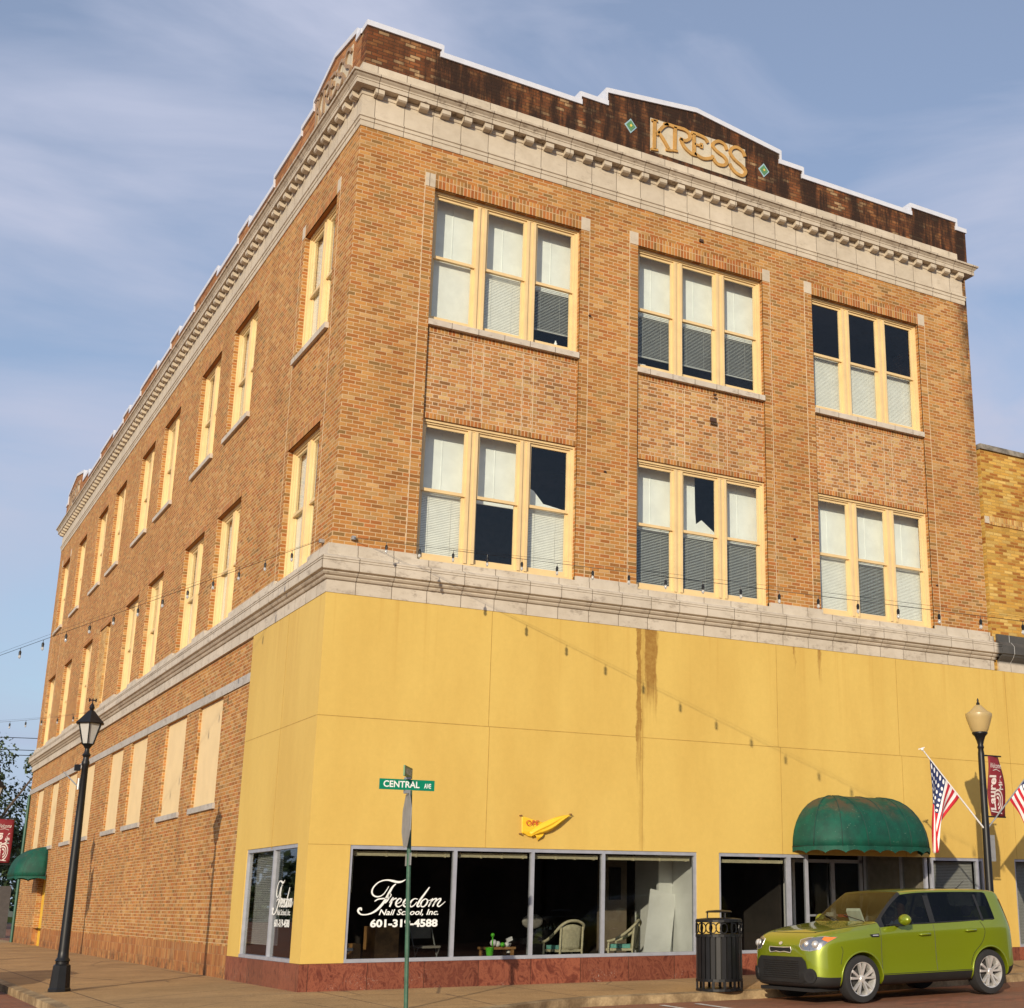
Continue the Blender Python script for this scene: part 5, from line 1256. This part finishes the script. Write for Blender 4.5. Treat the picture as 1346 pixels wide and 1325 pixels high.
def decal(name,poly,orig,d,mat,parent,off=.006,sub=5,thick=.0,smooth=True):
    d=Vector(d).normalized(); r=d.cross(Vector((0,0,1))).normalized(); u=Vector((0,0,1))
    bm=bmesh.new(); vsb=[bm.verts.new((p[0],p[1],0)) for p in poly]; f=bm.faces.new(vsb)
    bmesh.ops.triangulate(bm,faces=[f])
    for _ in range(sub): 
        le=[e for e in bm.edges if e.calc_length()>.035]
        if not le: break
        bmesh.ops.subdivide_edges(bm,edges=le,cuts=1); bmesh.ops.triangulate(bm,faces=[f for f in bm.faces if len(f.verts)>3])
    out=[]; last=None
    for v in bm.verts:
        o=Vector(orig)+r*v.co.x+u*v.co.y-d*3; h,n=hit(o,d)
        if h is None: h,n=(Vector(orig)+r*v.co.x+u*v.co.y,-d)
        out.append(h+n*off)
    bm.verts.ensure_lookup_table(); bm.verts.index_update()
    b=MB(); b.add(out,[tuple(v.index for v in f.verts) for f in bm.faces]); bm.free()
    return b.build(name,mat,parent,rel=True,smooth=smooth)
def line(pts_uz,orig,d,r=.003,off=0.0):
    d=Vector(d).normalized(); rr=d.cross(Vector((0,0,1))).normalized(); out=[]
    for a,b in pts_uz:
        h,n=hit(Vector(orig)+rr*a+Vector((0,0,b))-d*3,d)
        if h is not None: out.append(h+n*off)
    return out
# doors seams etc, both sides
seam=MB()
for s in(-1,1):
    d=(0,-s,0); sgn=-s     # r = d x z
    X=lambda x:(x*(1 if s==-1 else -1))
    def sl_(pts): return line([(X(a),b) for a,b in crom(pts,5)],(0,0,0),d)
    for pts in ([(1.26,1.045),(1.25,.75),(1.24,.40)],[(2.33,1.07),(2.33,.75),(2.33,.40)],[(3.30,1.09),(3.36,.95),(3.28,.78),(3.10,.62),(3.02,.45)],[(1.24,.385),(2.0,.385),(3.02,.385)]):
        q=sl_(pts)
        if len(q)>1: seam.tube(q,.0045,4)
# hood and bumper shut lines, arch lips
for s in(-1,1):
    q=[]
    for x,y in crom([(.30,.50),(.45,.66),(.80,.76),(1.24,.80)],5):
        h,n=BV.ray_cast(Vector((x,s*y,3)),Vector((0,0,-1)))[:2]
        if h is not None: q.append(h+n*.001)
    if len(q)>1: seam.tube(q,.004,4)
    q=line([((x if s==-1 else -x),z) for x,z in crom([(.50,.80),(.52,.74),(.50,.66),(.47,.55)],5)],(0,0,0),(0,-s,0))
    if len(q)>1: seam.tube(q,.004,4)
q=[]
for i in range(21):
    y=-.55+1.1*i/20; h,n=BV.ray_cast(Vector((.30+.03*(1-(y/.55)**2)*-1,y,3)),Vector((0,0,-1)))[:2]
    if h is not None: q.append(h+n*.001)
if len(q)>1: seam.tube(q,.004,4)
seam.build('door_seam',M['carblack'],car,rel=True)
lip=MB()
for s in(-1,1):
    for wx,wz in WH:
        q=[]
        for i in range(23):
            a=R(-12+204*i/22); x=wx+.385*math.cos(a); z=wz+.385*math.sin(a)
            h,n=hit((x,s*3,z),(0,-s,0))
            if h is not None and abs(h.y)>.7: q.append(h+n*.002)
        if len(q)>2: lip.tube(q,.013,6)
lip.build('arch_lip',M['carpaint'],car,rel=True,smooth=True)
# front details
F_=(1,0,0)
fr_=[( -.60,.34),(-.66,.40),(-.60,.60),(-.52,.66),(.52,.66),(.60,.60),(.66,.40),(.60,.34),(.5,.30),(-.5,.30)]
M['mesh_black']=simple('grille_mesh_black',(.010,.010,.011),.6)
lg=decal('lower_grille',fr_,(0,0,0),F_,M['carblack'],car,.012)
gb=MB()
for k in range(9):
    z=.36+.03*k; q=line([(a,z) for a in [-.44+.11*i for i in range(9)]],(0,0,0),F_,off=.018)
    if len(q)>1: gb.tube(q,.006,4)
gb.build('grille_bar',M['mesh_black'],lg,rel=True)
ug=decal('upper_grille',[(-.27,.755),(-.25,.72),(-.1,.735),(0,.725),(.1,.735),(.25,.72),(.27,.755),(.26,.79),(.1,.785),(-.1,.785),(-.26,.79)],(0,0,.0),F_,M['mesh_black'],car,.010)
q=line([(-.28,.755),(-.255,.715),(-.1,.73),(0,.72),(.1,.73),(.255,.715),(.28,.755),(.265,.795),(.1,.79),(-.1,.79),(-.265,.795),(-.28,.755)],(0,0,0),F_,off=.012)
if len(q)>2: MB().tube(q,.007,6,False).build('grille_trim',M['rim'],ug,rel=True)
decal('badge',[(.045*math.cos(R(30*i)),.845+.022*math.sin(R(30*i))) for i in range(12)],(0,0,0),F_,M['rim'],car,.008)
for s in(-1,1):
    d=Vector((.72,-s*.69,0)).normalized()
    r=d.cross(Vector((0,0,1)))
    sg_=1 if s==-1 else -1
    org=Vector((.24,s*.66,.845)); 
    hp=[(-.27,-.03),(-.23,-.085),(-.10,-.10),(.03,-.08),(.16,.02),(.29,.088),(.12,.094),(-.12,.082),(-.25,.05)]
    hl=decal('headlight',[(a*sg_,b) for a,b in hp],org,d,simple('headlight_inner%d'%s,(.34,.34,.35),.15,metal=.8),car,.006)
    o2=decal('turn_signal',[(a*sg_,b) for a,b in ((.08,.055),(.16,.025),(.28,.084),(.11,.088))],org,d,simple('amber_lens%d'%s,(.85,.20,.03),.3),hl,.013)
    b=MB()
    for a,zv,rad in((-.02,-.005,.058),(-.16,.0,.045)):
        h,n=hit(org+r*a*sg_+Vector((0,0,zv))-d*3,d)
        if h is not None: b.sphere(h-n*.012,rad,8)
    b.build('reflector',M['rim'],hl,rel=True,smooth=True)
    q=[]; 
    for a,bb in hp+[hp[0]]:
        h,n=hit(org+r*a*sg_+Vector((0,0,bb))-d*3,d)
        if h is not None: q.append(h+n*.010)
    MB().tube(q,.0035,5,False).build('lamp_rim',M['rim'],hl,rel=True)
    # fog lamp pod
    h,n=hit(Vector((.1,s*.66,.40))-Vector((1,-s*.35,0)).normalized()*3,Vector((1,-s*.35,0)))
    if h is not None:
        b=MB(); e1=n.cross(Vector((0,0,1))).normalized(); e2=Vector((0,0,1))
        b.tube([h-n*.03,h+n*.012],.105,16); fo=b.build('fog_lamp',M['carblack'],car,rel=True); MB().tube([h,h+n*.016],.06,14).build('lens',M['mesh_black'],fo,rel=True)
    # mirror
    b=MB(); b.lathe((1.62,s*.93,1.15),[(.001,0),(.06,0)],4) if False else None; b.sphere((1.62,s*1.03,1.155),.125,8,.62,1.0,.66); mo=b.build('wing_mirror',M['carpaint'],car,rel=True,smooth=True)
    MB().box(1.57,1.65,min(s*.86,s*1.0),max(s*.86,s*1.0),1.06,1.09).box(1.685,1.692,min(s*.95,s*1.11),max(s*.95,s*1.11),1.10,1.20).build('mirror_stalk',M['carblack'],mo,rel=True)
    # handles, fender vent, tail lamp
    for hx,hz in((2.12,.93),(3.06,.965)):
        h,n=hit((hx,s*3,hz),(0,-s,0)); 
        if h is not None:
            b=MB(); b.tube([h+Vector((-.11,s*.0,0)),h+Vector((-.09,s*.035,.0)),h+Vector((.09,s*.035,.004)),h+Vector((.11,0,.004))],.018,7); b.build('door_handle',M['carpaint'],car,rel=True,smooth=True)
    sx=(lambda x:x) if s==-1 else (lambda x:-x)
    fv=decal('fender_vent',[(sx(1.03),.955),(sx(1.07),.915),(sx(1.22),.915),(sx(1.22),.965)],(0,0,0),(0,-s,0),M['carblack'],car,.005); decal('vent_trim',[(sx(1.09),.935),(sx(1.20),.935),(sx(1.20),.948),(sx(1.09),.948)],(0,0,0),(0,-s,0),M['rim'],fv,.009)
    dd=Vector((-.8,-s*.6,0)).normalized(); rr=dd.cross(Vector((0,0,1))); og=Vector((4.02,s*.72,1.15))
    decal('tail_lamp',[(-.06,-.22),(.05,-.22),(.06,0),(.04,.28),(-.04,.28),(-.07,0)],og,dd,simple('tail_red%d'%s,(.35,.01,.015),.2),car,.008)
# pillars on the side windows
pb=MB()
for s in(-1,1):
    for x0,wd in((2.33,.055),(3.36,.025)):
        for xx in [x0-wd,x0+wd]: pass
        pts=[]
        for z in (1.10,1.2,1.3,1.4,1.5):
            h,n=hit((x0,s*3,z),(0,-s,0)); 
            if h is not None: pts.append((h,n))
        for (h0,n0),(h1,n1) in zip(pts,pts[1:]): pb.quad(h0+n0*.004-Vector((wd,0,0)),h0+n0*.004+Vector((wd,0,0)),h1+n1*.004+Vector((wd,0,0)),h1+n1*.004-Vector((wd,0,0)))
    q=line([((x if s==-1 else -x),z) for x,z in [(1.4,1.08),(1.7,1.085),(2.2,1.09),(2.9,1.105),(3.6,1.12)]],(0,0,0),(0,-s,0),off=.002)
    if len(q)>1: pb.tube(q,.010,5)
pb.build('door_pillar',M['carblack'],car,rel=True)
MB().tube([(3.55,-.12,1.60),(3.72,-.12,1.72)],[.008,.004],5).lathe((3.55,-.12,1.585),[(.035,0),(.02,.025)],10).build('antenna',M['carblack'],car,rel=True)
MB().tube([(1.22,-.55,1.135),(1.36,.1,1.225)],.008,5).tube([(1.24,.1,1.145),(1.36,.6,1.225)],.008,5).build('wiper',M['carblack'],car,rel=True)
MB().box(4.06,4.14,-.55,.55,.40,.50).box(4.10,4.24,-.12,.12,.40,.47).build('rear_bumper',M['carblack'],car,rel=True)
MB().box(.12,.6,-.66,.66,.17,.215).build('air_dam',M['carblack'],car,rel=True)
# cabin
cb_=MB(); cb_.box(1.36,1.60,-.70,.70,.80,1.07); cb_.build('dashboard',M['carblack'],car,rel=True)
for sx,sy in((2.15,-.36),(2.15,.36),(3.15,-.36),(3.15,.36)):
    b=MB(); b.box(sx-.25,sx+.25,sy-.24,sy+.24,.45,.62); b.obox((sx+.26,sy,.85),(.06,0,.0),(0,.23,0),(.08,0,.30)); b.sphere((sx+.36,sy,1.25),.11,6,.5,1,.8); b.build('seat',M['plastic_grey'] if False else M['carblack'],car,rel=True)
b=MB(); pts=[(1.62+.05*math.sin(a),-.36+.18*math.cos(a),.93+.17*math.sin(a)) for a in [R(i*24) for i in range(16)]]; b.tube(pts,.014,6,False); b.build('steering_wheel',M['carblack'],car,rel=True)
MB().obox((1.70,.22,1.16),(.006,0,.02),(0,.17,0),(-.06,0,.14)).build('sun_shade',simple('windscreen_paper',(.5,.55,.52),.8),car,rel=True)
# wheels
def wheel(wx,s):
    w=MB(); n=40
    prof=[(.232,-.10),(.29,-.108),(.325,-.098),(.334,-.07),(.334,.07),(.325,.098),(.29,.108),(.232,.10)]
    def lt(mb_,prof,n=40,close=False):
        b=len(mb_.v)
        for r,y in prof:
            for k in range(n): a=2*math.pi*k/n; mb_.v.append((r*math.cos(a),y,r*math.sin(a)))
        m_=len(prof)
        for i in range(m_ if close else m_-1):
            i2=(i+1)%m_
            for k in range(n): k2=(k+1)%n; mb_.f.append((b+i*n+k,b+i*n+k2,b+i2*n+k2,b+i2*n+k)); mb_.m.append(mb_.cm)
    cy=s*.80
    e=thing_child('wheel',(wx,cy,.334))
    lt(w,prof,40,True); w.build('tyre',M['tyre'],e,rel=True,smooth='auto')
    r_=MB(); y0=s*.085
    lt(r_,[(.232,s*.10),(.240,s*.110),(.228,s*.106),(.212,s*.07),(.20,s*.0),(.20,-s*.08)],40)
    for k in range(5):
        for off in(-.20,.20):
            a=2*math.pi*k/5+R(18)+off*1.15; a0=2*math.pi*k/5+R(18)+off*.55
            c0,s0_=math.cos(a0),math.sin(a0); c1,s1_=math.cos(a),math.sin(a)
            t0=Vector((-s0_,0,c0)); t1=Vector((-s1_,0,c1))
            p0=Vector((.045*c0,s*.075,.045*s0_)); p1=Vector((.222*c1,s*.100,.222*s1_)); dy=Vector((0,s*.02,0))
            v=[p0-t0*.011,p0+t0*.011,p1+t1*.019,p1-t1*.019]; v=[q+dy for q in v]+[q-dy*1.5 for q in v]
            r_.add(v,[(0,1,2,3),(7,6,5,4),(0,4,5,1),(1,5,6,2),(2,6,7,3),(3,7,4,0)])
    hb=len(r_.v); lt(r_,[(.001,s*.105),(.035,s*.105),(.055,s*.09),(.06,s*.06)],20)
    r_.build('rim',M['rim'],e,rel=True,smooth='auto')
    d_=MB(); lt(d_,[(.19,s*.0),(.001,s*.0)],30); lt(d_,[(.15,s*.03),(.001,s*.03)],24); d_.build('brake_disc',M['rimdark'],e,rel=True)
def thing_child(name,loc):
    o=bpy.data.objects.new(name,None); COL.objects.link(o); o.parent=car; o.location=loc; o.empty_display_size=.2; return o
for wx,wz in WH:
    for s in(-1,1): wheel(wx,s)

# driver
pr=thing('person',(CARX+2.08,CARY-.36,.30),'person in a pale blue shirt sitting at the wheel of the green car','person')
me=bpy.data.meshes.new('body'); jv=[(0,0,.25),(.03,0,.50),(.06,0,.68),(.05,0,.78),(.03,0,.90),(.05,-.19,.66),(-.12,-.24,.46),(-.34,-.16,.56),(.05,.19,.66),(-.12,.24,.46),(-.34,.12,.56),(-.02,-.1,.24),(-.40,-.12,.26),(-.02,.1,.24),(-.40,.12,.26),(.0,0,.97),(-.095,0,.945)]
ed=[(0,1),(1,2),(2,3),(3,4),(4,15),(2,5),(5,6),(6,7),(2,8),(8,9),(9,10),(0,11),(11,12),(0,13),(13,14),(15,16)]
me.from_pydata(jv,ed,[]); bo_=bpy.data.objects.new('body',me); COL.objects.link(bo_); bo_.parent=pr
sk=bo_.modifiers.new('s','SKIN'); rad=[.14,.13,.13,.055,.075,.07,.05,.035,.07,.05,.035,.09,.07,.09,.07,.085,.018]
for i,r_ in enumerate(rad): me.skin_vertices[0].data[i].radius=(r_,r_)
me.skin_vertices[0].data[0].use_root=True
bo_.modifiers.new('u','SUBSURF').levels=2; bo_.modifiers['u'].render_levels=2
me.materials.append(M['skin'])
MB().sphere((-.075,-.035,.975),.011,6).sphere((-.075,.035,.975),.011,6).build('eyes',M['hair'],pr,rel=True,smooth=True)
MB().sphere((.045,0,1.005),.100,8,1.0,.88,1.0).build('hair',M['hair'],pr,rel=True,smooth=True)
b=MB(); b.sphere((.04,0,.52),.20,8,.8,1.1,1.15); b.tube([(.05,-.17,.66),(-.06,-.25,.50)],.075,10); b.tube([(.05,.17,.66),(-.06,.25,.50)],.075,10); b.build('shirt',M['shirt'],pr,rel=True,smooth=True)
print('objects',len(bpy.data.objects))

# unseen second car added past the left edge to cast the pavement shadow
def copy_tree(o,parent=None):
    c=o.copy(); COL.objects.link(c); c.parent=parent
    for ch in list(o.children): copy_tree(ch,c)
    return c
pb2=M['carpaint'].copy(); pb2.name='car_paint_grey'
for n_ in pb2.node_tree.nodes:
    if n_.type=='MIX': n_.inputs[6].default_value=(.10,.105,.11,1); n_.inputs[7].default_value=(.14,.145,.15,1)
c2_=copy_tree(car); c2_.location=(-5.55,3.3,-.165); c2_.rotation_euler=(0,0,R(90))
c2_['label']='unseen grey hatchback added outside the left edge to cast the pavement shadow'
for ch in c2_.children:
    if ch.type=='MESH' and ch.data.materials and ch.data.materials[0]==M['carpaint']:
        ch.data=ch.data.copy(); ch.data.materials[0]=pb2
for o_ in (car,c2_): o_['group']='parked hatchbacks'
